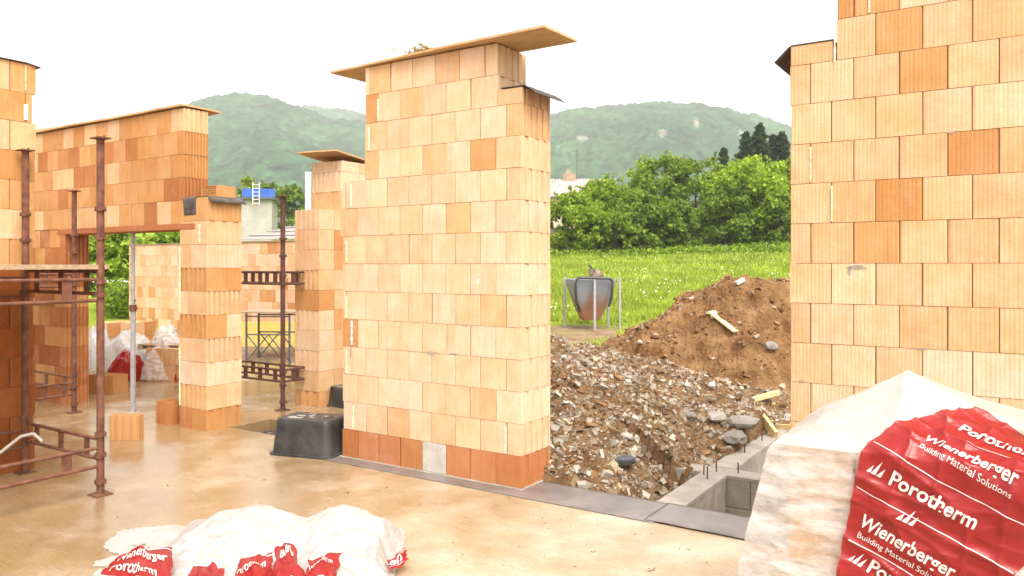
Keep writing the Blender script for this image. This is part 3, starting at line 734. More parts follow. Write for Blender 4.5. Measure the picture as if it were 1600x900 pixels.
for k in range(7): mb.tube((0,-.0245,1.36+k*.1),(0,-.0252,1.36+k*.1), .007, 8)
mb.build('pin_holes', TUB, pr)
# trestle
tr = thing('trestle', 'grey steel trestle bench with crossed braces behind the doorway scaffold', 'trestle', (px(385,570,13.7).x, 13.7, 0), R(-4))
mb = MB(); mb.box(-.1, .95, -.05, .6, .90, .93); mb.build('top_board', OLDWOOD, tr)
for (x, y) in ((0,0),(.78,0),(0,.55),(.78,.55)): mb = MB(); mb.tube((x,y,0),(x,y,.90), .02, 8); mb.build('leg', DSTEEL, tr)
mb = MB()
for y in (0, .55): mb.tube((0,y,.52),(.78,y,.52), .012, 8); mb.tube((0,y,.84),(.78,y,.84), .012, 8); mb.tube((0,y,.05),(.4,y,.52), .011, 8); mb.tube((.4,y,.05),(0,y,.52), .011, 8); mb.tube((.4,y,.52),(.78,y,.05), .011, 8)
mb.build('brace', DSTEEL, tr)
mb = MB(); p = px(383, 537, 16); mb.box(p.x, p.x+1.6, 0, .12, 0, .62); tag(mb.build('yellow_panel', m_simple('yellow_panel', (.55,.42,.10), (.62,.5,.16), 2, .8, 0), loc=(0, 15.2, 0)), 'yellowish sheet leaning by the far wall behind the trestle', 'panel')

# ---------------------------------------------------------------- foundation walls of concrete blocks
def cblocks(mb, a0, a1, b0, b1, ztop, n=3, along='b'):
    h_ = .24
    for r_ in range(n):
        z1 = ztop-.03-r_*h_; z0 = z1-h_
        L0, L1 = (b0, b1) if along == 'b' else (a0, a1); s_ = L0-(.25 if r_ % 2 else 0)
        while s_ < L1:
            e = min(L1, s_+.5); s2 = max(L0, s_)
            if e-s2 > .03:
                if along == 'b': mb.box(a0, a1, s2+.003, e-.003, z0+.006, z1)
                else: mb.box(s2+.003, e-.003, b0, b1, z0+.006, z1)
            s_ += .5
fd = thing('foundation_wall', 'grey concrete block foundation walls crossing beside the pit, rebar sticking out', 'foundation wall', G(0,0), TH)
mb = MB(); ZT = -.035
cblocks(mb, .94, 1.15, .10, 1.42, ZT, 3, 'b'); cblocks(mb, .945, 1.155, 1.66, 4.2, ZT, 3, 'b'); cblocks(mb, .35, 3.8, 1.43, 1.65, ZT-.002, 3, 'a')
mb.build('block_courses', CONC, fd, bevel=.004)
mb = MB(); mb.box(.938, 1.157, .10, 1.425, ZT-.03, ZT); mb.box(.938, 1.157, 1.655, 4.2, ZT-.03, ZT); mb.box(.35, 3.8, 1.427, 1.653, ZT-.03, ZT-.003); mb.build('mortar_cap', CONC, fd)
for (a, b) in ((1.05,1.22),(1.04,1.50),(.98,1.34),(1.22,1.55),(1.62,1.53),(1.05,2.3),(1.05,2.9),(1.06,3.4),(1.04,3.9)):
    mb = MB(); mb.tube((a,b,ZT-.2),(a+random.uniform(-.01,.01),b,ZT+random.uniform(.07,.13)), .006, 8); mb.build('rebar', RUSTD, fd)

# ---------------------------------------------------------------- heaps
def rub_h(X, Y):
    q = Vector((X, Y, 0))-P0; a = q.dot(AX); b = q.dot(BX)
    d = math.hypot((X-.35)/1.0, (Y-8.6)*.92); z = .93-d*.385
    d2 = math.hypot((X-.9)/1.25, (Y-9.9)*.6); z = max(z, .72-d2*.34)
    z = max(z, -.34+.0*a)
    z += .13*fbm(X*1.5, Y*1.5, 0, 5)+.03*fbm(X*7, Y*7)
    if b < .46: z = min(z, -.03+(b-.27)*1.2)          # stays below the membrane edge
    if b < .9: z = min(z, .02+(b-.27)*.62)
    if a < .97 and b < 1.43: z = min(z, -.26+max(0, .80-a)*.9)
    elif a < .97: z = min(z, -.07+max(0, .80-a)*.75+max(0, b-2.0)*.5)
    elif b < 1.62: z = min(z, -.09-min(.5, (a-.97)*3.5))
    else: z = min(z, -.09-min(.22, (a-.97)*1.5)+max(0, b-2.8)*.2)
    return z
def soil_h(X, Y):
    x = X-.27*(Y-12)
    top = 1.46*(sstep(.2, 3.0, x)*.70+.30*sstep(1.8, 3.8, x)) - .05*max(0, x-4.2)
    front = sstep(9.1, 11.3, Y+.55*fbm(X*.6, 3, 1)+.10*(X-3))
    front = .35*sstep(8.6, 10.9, Y)+.65*sstep(10.1, 11.5, Y+.45*fbm(X*.9, 5, 1))
    back = 1-sstep(12.8, 16.2, Y)
    z = -.40+(top+.40)*front*back
    qz = .36; zz = z/qz+.45*fbm(X*.8, Y*.8, 9, 3); fr = zz-math.floor(zz); z += (sstep(.55, .95, fr)-fr)*qz*.75*front*(1 if z < top-.05 else .2)
    z += .20*fbm(X*1.1, Y*1.1, 2, 5)*front+.07*fbm(X*3.5, Y*3.5, 3, 6)*(.3+front)-.10*max(0, 1-abs(z-.35-.1*fbm(X, 1, 3))/.12)*front+(.10*abs(noise.noise(Vector((X*2.3, Y*2.3, 7))))*front)
    return z-.12*(1-front)
def heap(name, label, hf, xr, yr, nx, ny, base, nst, cols, smin, smax, cond, dens):
    mb = MB()
    mb.grid(lambda u, v: (xr[0]+(xr[1]-xr[0])*u, yr[0]+(yr[1]-yr[0])*v, hf(xr[0]+(xr[1]-xr[0])*u, yr[0]+(yr[1]-yr[0])*v)), nx, ny)
    n = 0; tries = 0
    while n < nst and tries < nst*6:
        tries += 1
        X = random.uniform(*xr); Y = yr[0]+(yr[1]-yr[0])*random.random()**1.25
        if not cond(X, Y) or random.random() > dens(X, Y): continue
        z = hf(X, Y); s_ = min(smax, smin*random.paretovariate(1.9)); c = random.choice(cols); k = random.uniform(.65, 1.25)
        i0 = len(mb.f); stone_mb(mb, (X, Y, z+s_*.12), s_, tuple(v*k*.85 for v in c)); n += 1
        for q in range(i0, len(mb.f)): mb.m[q] = 1
    return tag(mb.build(name, [base, STONE]), label, 'heap', kind='stuff')
def ab(X, Y): q = Vector((X, Y, 0))-P0; return q.dot(AX), q.dot(BX)
def okr(X, Y):
    a, b = ab(X, Y)
    if b < .33 or a < -2.5: return False
    if a > .90 and b < 1.75: return False
    return rub_h(X, Y) > soil_h(X, Y)-.05 or Y < 9
heap('rubble_heap', 'heap of pale brown stones and gravel just outside the right opening', rub_h, (-1.6, 4.6), (5.0, 11.6), 150, 150, RUBG, 25000,
     [(.40,.34,.26),(.34,.27,.19),(.50,.45,.37),(.27,.20,.13),(.44,.36,.24),(.58,.53,.45),(.42,.38,.32),(.27,.19,.10),(.24,.165,.10),(.24,.13,.055),(.28,.16,.07),(.20,.11,.05)], .0155, .09, okr, lambda X, Y: .9 if Y < 9 else .5)
heap('soil_heap', 'big mound of dug brown earth behind the rubble, in front of the meadow', soil_h, (-1.5, 9.5), (8.6, 17), 230, 190, SOIL, 12000,
     [(.32,.18,.08),(.22,.11,.045),(.28,.15,.065),(.36,.27,.18),(.18,.085,.035),(.33,.20,.10),(.30,.17,.07),(.25,.13,.05),(.44,.38,.30)], .018, .10, lambda X, Y: soil_h(X, Y) > -.2, lambda X, Y: .3+.9*max(0, noise.noise(Vector((X*.8, Y*.8, 4)))+.1) if Y < 14 else .4)
# bigger slabs of rock
def rock(label, c, s, col, seed, group='large loose stones'):
    random.seed(seed); mb = MB()
    n = 10; pts = []
    import bmesh
    bm = bmesh.new(); bmesh.ops.create_icosphere(bm, subdivisions=2, radius=1)
    for v in bm.verts:
        p = v.co.copy(); k = 1+.35*noise.noise(p*1.3+Vector((seed,0,0))); v.co = Vector((p.x*s[0]*k, p.y*s[1]*k, p.z*s[2]*k))
    mb.v = [tuple(v.co) for v in bm.verts]; bm.verts.index_update(); mb.f = [tuple(v.index for v in f.verts) for f in bm.faces]; mb.c = [col]*len(mb.f); mb.m = [0]*len(mb.f); bm.free()
    o = mb.build('rock', STONE, loc=c, rz=seed); o.rotation_euler[0] = .3*math.sin(seed); return tag(o, label, 'rock', group)
def onheap(x, y, hf, Y0=5.5, Y1=20):
    Y = Y0
    while Y < Y1:
        p = px(x, y, Y)
        if p.z <= hf(p.x, Y): return Vector((p.x, Y, hf(p.x, Y)))
        Y += .02
    return px(x, y, 9)
top_h = lambda X, Y: max(rub_h(X, Y) if Y < 11.5 and X < 4.5 else -9, soil_h(X, Y) if Y > 8.6 else -9)
for q, (x, y, s_, lb) in enumerate([(1160,668,(.17,.12,.07),'large grey stone slab beside the timber formwork'),(1120,655,(.15,.09,.05),'pinkish flat slab left of the timber formwork'),(915,570,(.12,.07,.05),'long grey stone near the top left of the rubble heap'),(1205,545,(.09,.08,.07),'round grey stone half way up the earth mound'),(1150,690,(.14,.10,.06),'dark grey boulder at the foot of the earth mound'),(978,683,(.10,.07,.03),'flat pale stone in the middle of the rubble heap'),(1078,655,(.08,.06,.05),'brown stone at the right of the rubble heap')]):
    p = onheap(x, y, top_h); k = [.27,.30,.25,.27,.20,.38,.22][q]; rock(lb, p+Vector((0,0,s_[2]*.3)), s_, (k, k*.92, k*.8), q+3)
random.seed(21)
# boards & timber on heap
def plank(label, p, q, w_, th, m=TIMBER, up=.02, name='timber_plank', group='loose timber'):
    mb = MB(); c = (p+q)/2; mb.bar(p-c, q-c, w_, th); return tag(mb.build(name, m, loc=c+Vector((0,0,up))), label, 'plank', group)
p = onheap(1112, 490, top_h); q = onheap(1152, 526, top_h); plank('pale yellow board lying on the slope of the earth mound', p, q+Vector((0,0,.03)), .17, .025, m_simple('yellow_board', (.72,.62,.32), (.78,.70,.42), 3, .7, 0))
p = onheap(1156, 446, top_h); plank('small white offcut on the crest of the earth mound', p+Vector((-.05,0,0)), p+Vector((.06,.02,.06)), .07, .05, WHITE, .03)
plank('slanting plank resting in the pit in front of the mound', px(1140, 638, 9.0), px(1214, 616, 9.3), .09, .04)
plank('short plank across the far end of the foundation', px(1120, 636, 8.9), px(1205, 632, 9.4), .12, .03)
ff = thing('timber_formwork', 'small yellow timber formwork frame at the end of the foundation wall', 'formwork', (0,0,0))
mb = MB(); mb.bar(px(1172,640,8.5), px(1186,683,8.5), .05, .09); mb.build('upright', TIMBER, ff); mb = MB(); mb.bar(px(1184,640,8.4), px(1185,682,8.4), .06, .06); mb.build('upright', TIMBER, ff)
mb = MB(); mb.bar(px(1158,646,8.5), px(1188,643,8.3), .05, .09); mb.build('top_rail', TIMBER, ff)
mb = MB(); mb.bar(px(1188,648,8.3), px(1212,680,8.0), .04, .09); mb.build('brace', TIMBER, ff)
mb = MB(); mb.bar(px(1196,668,8.6), px(1245,672,8.3), .04, .10); mb.build('side_board', TIMBER, ff)
# black pipe lid
t_ = thing('drain_cover', 'round dark drain pipe cover lying on the gravel', 'drain cover', onheap(970, 721, rub_h)+Vector((0,0,.02)))
mb = MB(); mb.tube((0,0,-.03),(0,0,.0), .125, 32); 
mb.build('pipe_collar', TUB, t_); mb = MB(); mb.tube((0,0,.001),(0,0,.008), .11, 32); mb.build('lid', DSTEEL, t_)

# ---------------------------------------------------------------- concrete hopper
hp = thing('concrete_hopper', 'rusty blue concrete hopper on legs standing at the edge of the meadow', 'hopper', (px(922, 512, 17.5).x, 17.5, px(922,512,17.5).z), R(8))
HB = None
def m_hopper():
    m, t, b = mat('hopper_paint', rough=.6, spec=.4); v = coords(t)
    sx = N(t, 'ShaderNodeSeparateXYZ'); t.links.new(v, sx.inputs[0]); ad = N(t, 'ShaderNodeMath', operation='MULTIPLY_ADD')
    t.links.new(noi(t, coords(t, 'Object', (1,1,.3)), 5, 6), ad.inputs[0]); ad.inputs[1].default_value = .9; t.links.new(sx.outputs[2], ad.inputs[2])
    c = mix(t, (.20,.075,.035), (.10,.14,.18), ramp(t, [(.98/1.6, 0.), (1.35/1.6, 1.)]).outputs[0])
    rp = ramp(t, [(.0, (.30,.13,.07)), (.42, (.27,.15,.10)), (.62, (.24,.25,.27)), (1., (.25,.31,.37))]); mr = N(t, 'ShaderNodeMapRange'); mr.inputs[1].default_value = .5; mr.inputs[2].default_value = 1.7
    t.links.new(ad.outputs[0], mr.inputs[0]); t.links.new(mr.outputs[0], rp.inputs[0]); t.links.new(rp.outputs[0], b.inputs['Base Color']); return m
HB = m_hopper()
mb = MB(); lv = [(.50,.26,.30),(1.10,.27,.16),(1.10,.50,.28),(.40,.17,.12)]
def rr_(w_, d, z, r=.06, n=4):
    out = []
    for cx, cy, a0 in ((w_-r, d-r, 0), (-w_+r, d-r, 90), (-w_+r, -d+r, 180), (w_-r, -d+r, 270)):
        for k in range(n+1): a = R(a0+90*k/n); out.append((cx+r*math.cos(a), cy+r*math.sin(a), z))
    return out
rings = [rr_(.19,.18,.18,.03), rr_(.22,.20,.24,.03), rr_(.36,.33,.62,.03), rr_(.47,.43,.98,.03), rr_(.48,.44,1.10,.03), rr_(.46,.41,1.10,.03), rr_(.42,.38,.8,.03)]
n = len(rings[0])
for r_ in rings: mb.v += r_
for a in range(len(rings)-1):
    for k in range(n): mb.f.append((a*n+k, a*n+(k+1) % n, (a+1)*n+(k+1) % n, (a+1)*n+k))
mb.f.append(tuple(range(n-1, -1, -1))); mb.f.append(tuple((len(rings)-1)*n+k for k in range(n)))
mb.c = [(0,0,0)]*len(mb.f); mb.m = [0]*len(mb.f); hb_ = mb.build('hopper_body', HB, hp); hb_.modifiers.new('bevel','BEVEL').width = .006
for (x, y) in ((-.5,.40),(.52,.36),(-.02,-.50),(.66,-.1)): mb = MB(); mb.bar((x,y,-.02),(x,y,1.14), .05, .05); mb.build('leg', GALV, hp)
mb = MB(); mb.path([(-.34,-.50,.40),(-.43,-.52,.62),(-.46,-.52,1.0),(-.43,-.52,1.10),(-.36,-.52,1.14),(.32,-.52,1.12),(.38,-.52,1.06),(.36,-.52,.72),(.30,-.50,.50)], .03, 8); mb.build('hoop', TUB, hp)
mb = MB(); mb.tube((.05,-.05,1.08),(.22,.0,1.25), .12, 12); mb.tube((.0,-.1,1.2),(.0,-.1,1.34), .05, 10); mb.build('valve', m_simple('valve', (.16,.12,.09), (.3,.24,.18), 9), hp)
mb = MB(); mb.tube((.08,-.1,1.28),(-.06,-.12,1.42), .02, 8); mb.build('handle', TUB, hp)

# ---------------------------------------------------------------- plants
def leaves_mb(mb, C, rad, n, size, cols, squash=.8, outer=.0):
    """n leaf quads spread round centre C"""
    for k in range(n):
        d = Vector(rng.normal(size=3)); d.normalize(); r = rad*(random.random()**.45)
        p = C+Vector((d.x*r, d.y*r, d.z*r*squash)); nrm = (d*.6+Vector(rng.normal(size=3))*.6+Vector((0,0,.35))).normalized()
        u = nrm.orthogonal().normalized(); u = Matrix.Rotation(random.random()*6.28, 3, nrm) @ u; v = nrm.cross(u); s_ = size*random.uniform(.6, 1.3)
        c = random.choice(cols); kk = random.uniform(.75, 1.25); i = len(mb.v)
        mb.v += [tuple(p-u*s_*.6), tuple(p+v*s_*.42), tuple(p+u*s_*.75-nrm*s_*.15), tuple(p-v*s_*.42)]
        mb.f.append((i, i+3, i+2, i+1)); mb.c.append((c[0]*kk, c[1]*kk, c[2]*kk)); mb.m.append(0)
GR1 = [(.25,.37,.02),(.32,.46,.035),(.18,.28,.015),(.39,.50,.06)]
GR2 = [(.15,.25,.02),(.20,.31,.03),(.11,.19,.018),(.28,.38,.05)]
GR3 = [(.33,.46,.03),(.41,.54,.05),(.25,.38,.02)]
SPR = [(.045,.085,.028),(.06,.105,.035),(.035,.07,.024)]
def tree(label, x, ytop, Y, wpx, cols, n=5200, name='broadleaf_tree', group='trees along the edge of the meadow', seed=0, low=.12, ls=.20, nl=42):
    random.seed(seed*13+5); X = (x-800)/F*Y; z0 = hz(X, Y); ztop = CH+(HOR-ytop)/F*Y; Ht = ztop-z0; Rw = wpx/F*Y/2
    t_ = thing(name, label, 'tree', (X, Y, z0-.05), 0, group)
    tk = MB(); cr = MB(); nst = random.choice([1, 2, 3]); tips = []
    for s_ in range(nst):
        a = random.random()*6.28; lean = Vector((math.cos(a), math.sin(a), 0))*(.12*Ht if nst > 1 else .03*Ht)
        p0 = Vector((math.cos(a)*.1, math.sin(a)*.1, -.1)); p1 = p0+lean*.4+Vector((0,0,Ht*.28)); p2 = p1+lean*.5+Vector((random.gauss(0,.2), random.gauss(0,.2), Ht*.30)); p3 = p2+Vector((random.gauss(0,.3), random.gauss(0,.3), Ht*.28))
        r0 = .022*Ht/nst**.4; tk.tube(p0, p1, r0, 8, r2=r0*.75); tk.tube(p1, p2, r0*.75, 8, r2=r0*.45); tk.tube(p2, p3, r0*.45, 7, r2=r0*.12)
        for b in (p1, p1.lerp(p2, .5), p2, p2.lerp(p3, .5)):
            for k in range(3):
                an = random.random()*6.28; e = b+Vector((math.cos(an)*Rw*random.uniform(.4,.8), math.sin(an)*Rw*random.uniform(.4,.8), Ht*random.uniform(.02,.22))); tk.tube(b, e, r0*.28, 6, r2=r0*.06); tips.append(e)
    tk.build('trunk', BARK, t_)
    cl = []
    for k in range(nl):
        an = random.random()*6.28; h_ = low+(1-low)*random.random()**.85; pr_ = Rw*(1.05*math.sin(math.pi*min(1, (h_*.86+.10)))**.6)*(.45+.55*random.random()**.5)
        cl.append((Vector((math.cos(an)*pr_, math.sin(an)*pr_, Ht*h_*.95)), Rw*random.uniform(.16,.34)))
    cl += [(e, Rw*random.uniform(.15,.26)) for e in tips]
    cl += [(Vector((random.gauss(0, Rw*.2), random.gauss(0, Rw*.2), Ht*random.uniform(.88, .98))), Rw*.14) for k in range(5)]
    tot = sum(c[1]**2 for c in cl)
    for c, r in cl: leaves_mb(cr, c, r, int(n*r*r/tot)+4, ls, cols)
    # stray twigs outside the outline
    for k in range(40):
        c, r = random.choice(cl); d = Vector(rng.normal(size=3)).normalized(); d.z = abs(d.z)
        for q in range(6): leaves_mb(cr, c+d*r*(1+q*.12), .12, 2, ls*.8, cols)
    cr.build('crown', LEAF, t_)
    return t_
T = tree
T('bright young tree with upright shoots at the left of the row, beside the middle wall', 893, 300, 50, 105, GR1, 6000, seed=1, low=.05)
T('tall loose tree in front of the grey farmhouse roof', 945, 278, 54, 95, GR1, 5200, seed=2)
T('bushy rounded tree with a dull olive crown low in the middle of the row', 1005, 300, 50, 100, GR2+GR1[:1], 6500, seed=3, low=.03)
T('tallest pointed tree in the middle of the row', 1032, 243, 56, 110, GR1+GR2[:2], 7000, seed=4)
T('dark dense tree to the right of the tallest one', 1092, 246, 55, 115, GR2+GR1[:1], 8000, seed=5, low=.04)
T('yellowish green spreading tree next to the right wall', 1172, 248, 52, 135, GR3, 8000, seed=6, low=.16)
T('light green tree half hidden by the right wall', 1240, 245, 54, 110, GR3+GR1, 6000, seed=7)
T('small light green tree in the gap before the spreading tree', 1128, 262, 58, 80, GR1, 4500, seed=8)
T('short shrubby tree beside the middle wall, lowest of the row', 925, 325, 49, 75, GR1, 4000, seed=9, low=.03)
T('low dark shrub tree under the tallest tree', 1055, 315, 50, 80, GR2, 4500, seed=10, low=.02)
T('round low shrub between the two bright trees at the left', 962, 330, 48.5, 70, GR1+GR2, 4000, seed=11, low=.02)
T('tree filling the left opening above the white fence', 180, 360, 27, 120, GR1+GR2[:1], 6000, group='trees behind the building site', seed=12, low=.05, ls=.14)
T('tree behind the far wall, left of the lintel pillar', 262, 362, 34, 90, GR1+GR2[:1], 4500, group='trees behind the building site', seed=13, low=.1, ls=.16)
T('small round tree beyond the blue-topped shed', 386, 273, 70, 30, GR1, 1500, group='trees behind the building site', seed=14, low=.4, ls=.22)
T('dark tree in the distance right of the blue-topped shed', 428, 288, 80, 60, GR2, 3000, group='trees behind the building site', seed=15, ls=.28)
T('rounded distant tree beside the rear pillar', 458, 290, 78, 50, GR2+GR1[:1], 2600, group='trees behind the building site', seed=16, ls=.28)
T('leafy tree peeping over the left wall top', 78, 203, 30, 70, GR1, 3000, group='trees behind the building site', seed=17, low=.4, ls=.16)
T('second leafy tree peeping over the board of the lintel wall', 130, 193, 36, 60, GR1, 3000, group='trees behind the building site', seed=18, low=.4, ls=.16)
T('dark green bush filling the gap between the tallest tree and the spreading tree', 1135, 285, 51, 95, GR2, 6000, seed=41, low=.02)
T('dense green bush behind the two bright trees at the left', 975, 292, 56, 110, GR2+GR1, 6000, seed=42, low=.02)
T('low leafy bush at the foot of the tree cut by the right wall', 1215, 300, 50, 90, GR1+GR2, 5000, seed=43, low=.02)
for q, (x, yt, lb) in enumerate([(800,262,'broad green tree standing directly behind the middle wall'),(740,275,'second green tree hidden behind the middle wall'),(1310,255,'green tree hidden behind the left part of the right wall'),(1400,262,'green tree hidden farther along behind the right wall')]): T(lb, x, yt, 52, 115, GR1+GR2, 3500, seed=60+q, low=.04, ls=.26)
def spruce(label, x, ytop, Y, wpx, seed, cols=SPR):
    random.seed(seed); X = (x-800)/F*Y; z0 = hz(X, Y); Ht = CH+(HOR-ytop)/F*Y-z0; Rw = wpx/F*Y/2
    t_ = thing('spruce', label, 'tree', (X, Y, z0), 0, 'dark spruces behind the meadow trees')
    tk = MB(); tk.tube((0,0,-.1),(0,0,Ht*.97), .018*Ht, 8, r2=.02); tk.build('trunk', BARK, t_); cr = MB()
    z = Ht*.12
    while z < Ht*.98:
        rad = Rw*1.25*(1-z/Ht)**.9*random.uniform(.7,1.15)+.05; nb = 10
        for k in range(nb):
            a = 6.28*k/nb+random.random(); zj = random.uniform(-.35, .35); rad = Rw*1.55*(1-z/Ht)**.95*random.uniform(.5,1.25)+.02
            for s_ in np.linspace(.2, 1, 6): leaves_mb(cr, Vector((math.cos(a)*rad*s_, math.sin(a)*rad*s_, z+zj-rad*.30*s_)), .32, 9, .22, cols, .7)
        z += Ht*.038
    cr.build('crown', LEAF, t_)
spruce('tallest dark spruce behind the spreading tree', 1187, 193, 78, 92, 31)
spruce('dark spruce left of the tallest spruce', 1165, 204, 80, 74, 32)
spruce('brownish green spruce partly behind the right wall', 1222, 203, 80, 84, 33, [(.05,.075,.03),(.06,.08,.035)])
spruce('smallest spruce tip between the tree crowns', 1131, 232, 84, 50, 34)
spruce('spruce cut off by the right wall', 1208, 210, 82, 76, 35)
random.seed(55)
# grass
mb = MB()
def blade(X, Y, h_, col, w_=.012):
    z = hz(X, Y); a = random.random()*3.14; dx, dy = math.cos(a)*w_, math.sin(a)*w_; lx, ly = random.gauss(0, h_*.35), random.gauss(0, h_*.35); i = len(mb.v)
    mb.v += [(X-dx, Y-dy, z-.02), (X+dx, Y+dy, z-.02), (X+lx, Y+ly, z+h_)]; mb.f.append((i, i+1, i+2)); mb.c.append(col); mb.m.append(0)
GC = [(.30,.42,.03),(.36,.47,.04),(.24,.35,.02),(.43,.48,.10),(.38,.46,.07)]
n = 0
while n < 130000:
    Y = 13.5*(62/13.5)**(random.random()**.9); x = random.uniform(850, 1300) if n < 80000 else random.uniform(250, 2000); X = (x-800)/F*Y
    if X < -.5 and Y < 19: n += 1; continue
    pn = fbm(X*.5, Y*.5, 2, 3)
    if Y < 19.5 and pn < .55-(Y-13.5)*.11: n += 1; continue
    if soil_h(X, Y) > hz(X, Y)-.05 and Y < 16.5 and X < 9.4: n += 1; continue
    c = random.choice(GC); k = 1+.35*pn
    blade(X, Y, random.uniform(.05,.16)*(1+Y/45), (c[0]*k, c[1]*k, c[2]*k), .010+Y*.0011); n += 1
tag(mb.build('meadow_grass', GRASSB), 'bright green grass of the sloping meadow', 'grass', kind='stuff')
mb = MB()
for k in range(650):
    Y = random.uniform(19, 48); x = random.uniform(855, 1260); X = (x-800)/F*Y
    if fbm(X*.25, Y*.25, 6, 3) < -.05: continue
    z = hz(X, Y)+random.uniform(.1,.26); s_ = random.uniform(.012,.022)
    mb.face([(X-s_,Y,z-s_*.6),(X+s_,Y,z-s_*.6),(X+s_,Y+s_,z+s_*.8),(X-s_,Y+s_,z+s_*.8)])
tag(mb.build('meadow_flowers', PETAL), 'tiny white flower heads sprinkled through the meadow', 'flowers', kind='stuff')
# weedy strip at foot of trees
mb = MB()
for k in range(260):
    Y = random.uniform(45, 49); x = random.uniform(990, 1260) if k % 2 else random.uniform(860, 1260); X = (x-800)/F*Y
    leaves_mb(mb, Vector((X, Y, hz(X, Y)+.2)), .55, 26, .16, GR2+GR1, .6)
tag(mb.build('undergrowth', LEAF), 'leafy weeds at the foot of the tree row', 'undergrowth', kind='stuff')
mb = MB()
for k in range(120):
    Y = random.uniform(19.5, 21.5); x = random.uniform(160, 235); X = (x-800)/F*Y; leaves_mb(mb, Vector((X, Y, hz(X, Y)+random.uniform(.2,.7))), .4, 30, .09, GR2+GR1[:1], .7)
tag(mb.build('hedge', LEAF), 'rough green hedge below the white fence, seen through the left opening', 'hedge', kind='stuff')
# garden wall behind the trees
mb = MB(); p, q = px(800, 380, 57), px(1300, 380, 60)
for k in range(14):
    a = p.lerp(q, k/14); b = p.lerp(q, (k+1)/14); za, zb = hz(a.x, a.y)-.2, hz(b.x, b.y)-.2
    mb.bar(Vector((a.x,a.y,(za+.9))), Vector((b.x,b.y,(za+.9))), .3, 1.8)
tag(mb.build('garden_wall', GWALL), 'low grey garden wall behind the row of meadow trees', 'wall')

# ---------------------------------------------------------------- far buildings
hs_ = thing('farmhouse', 'farmhouse with a long pale grey roof and a chimney behind the trees', 'house', (px(800,300,76).x, 76, hz(4, 76)), R(-4))
zb_ = hz(4, 76); e_ = px(0, 306, 76).z-zb_; rd = px(0, 280, 78).z-zb_+.1
mb = MB(); mb.box(-8, 10, .4, 7, 0, e_); mb.build('wall', CREAM, hs_)
mb = MB()
for sgn, y0, y1 in ((1, 0, 3.7), (-1, 7.4, 3.7)):
    nn = 60
    for k in range(nn):
        xa = -8.4+18.8*k/nn; xb = -8.4+18.8*(k+1)/nn; xm = (xa+xb)/2
        P = lambda x, y, z: (x, y, z)
        mb.face([P(xa,y0,e_-.1), P(xm,y0,e_-.04), P(xm,y1,rd+.06), P(xa,y1,rd)]); mb.face([P(xm,y0,e_-.04), P(xb,y0,e_-.1), P(xb,y1,rd), P(xm,y1,rd+.06)])
rf = mb.build('roof', ROOFG, hs_); s_ = rf.modifiers.new('s','SOLIDIFY'); s_.thickness = .06
mb = MB(); mb.box(5.0, 6.3, 3.3, 4.1, rd-.3, rd+.6); mb.box(5.3, 5.7, 3.5, 3.9, rd+.6, rd+1.0); mb.build('chimney', m_simple('old_brick', (.30,.18,.12), (.42,.32,.24), 3), rf)
mb = MB(); mb.tube((6.4,3.7,rd-.2),(6.4,3.7,rd+3.1), .03, 6); 
for k in range(5): mb.tube((6.1,3.7,rd+1.9+k*.25),(6.7,3.7,rd+1.9+k*.25), .015, 5)
mb.build('antenna', DSTEEL, rf)
for xw in (-3.0, 4.6, 7.6): mb = MB(); mb.box(xw, xw+1.1, .36, .42, e_-1.7, e_-.4); mb.build('window', TUB, hs_)
sh = thing('flat_roof_shed', 'white rendered flat-roofed shed with blue panels on its roof', 'shed', (px(425,350,50).x, 50, hz(-15,50)-.3), R(12))
zt = px(0, 309, 50).z-(hz(-15,50)-.3)
mb = MB(); mb.box(-4.5, 0, 0, 4, 0, zt-.12); mb.build('wall', RENDERW, sh)
mb = MB(); mb.box(-4.7, .25, -.25, 4.2, zt-.12, zt+.02); rf = mb.build('roof', DSTEEL, sh)
mb = MB(); mb.box(-1.9, .1, .5, 1.3, zt+.02, zt+.62); mb.build('blue_panel', BLUE, rf)
mb = MB()
for s_ in (-1.15, -.75): mb.tube((s_,-.3,zt-.5),(s_,-.3,zt+.95), .03, 6)
for k in range(6): mb.tube((-1.15,-.3,zt-.4+k*.24),(-.75,-.3,zt-.4+k*.24), .02, 6)
mb.build('ladder', WFENCE, sh)
mb = MB(); mb.box(-1.6, -1.0, -.012, 0, .9, 1.7)
lr = thing('lean_to_roof', 'grey corrugated lean-to roof just behind the far block wall', 'shed', (px(372,373,21).x, 21, 0), R(-16))
mb = MB(); zr0 = px(0, 373, 21).z-.03; zr1 = px(0, 354, 24).z
for k in range(60):
    xa, xb = 3.6*k/60, 3.6*(k+1)/60; xm = (xa+xb)/2
    mb.face([(xa,0,zr0),(xm,0,zr0+.03),(xm,3,zr1+.03),(xa,3,zr1)]); mb.face([(xm,0,zr0+.03),(xb,0,zr0),(xb,3,zr1),(xm,3,zr1+.03)])
for k in range(3): mb.tube((0,.5+k*.9,zr0+.05+(zr1-zr0)*(.5+k*.9)/3),(3.6,.5+k*.9,zr0+.05+(zr1-zr0)*(.5+k*.9)/3), .03, 6)
rf = mb.build('roof', ROOFG, lr)
mb = MB()
for k in range(14): mb.box(.1+k*.26, .24+k*.26, 2.9, 3.05, zr1, zr1+.10)
mb.build('ridge_tiles', OLDWOOD, rf)
mb = MB(); mb.box(0, 3.5, .1, 2.9, -.1, zr0-.03); mb.build('wall', RENDERW, lr)
fn = thing('white_fence', 'white picket railing seen through the left opening', 'fence', (px(150,462,22).x, 22, px(0,462,22).z-.15), R(0))
mb = MB()
for k in range(26): mb.box(k*.10, k*.10+.035, 0, .02, 0, .60)
mb.build('pickets', WFENCE, fn); mb = MB()
for z in (.08, .52): mb.box(-.1, 2.6, .021, .05, z, z+.05)
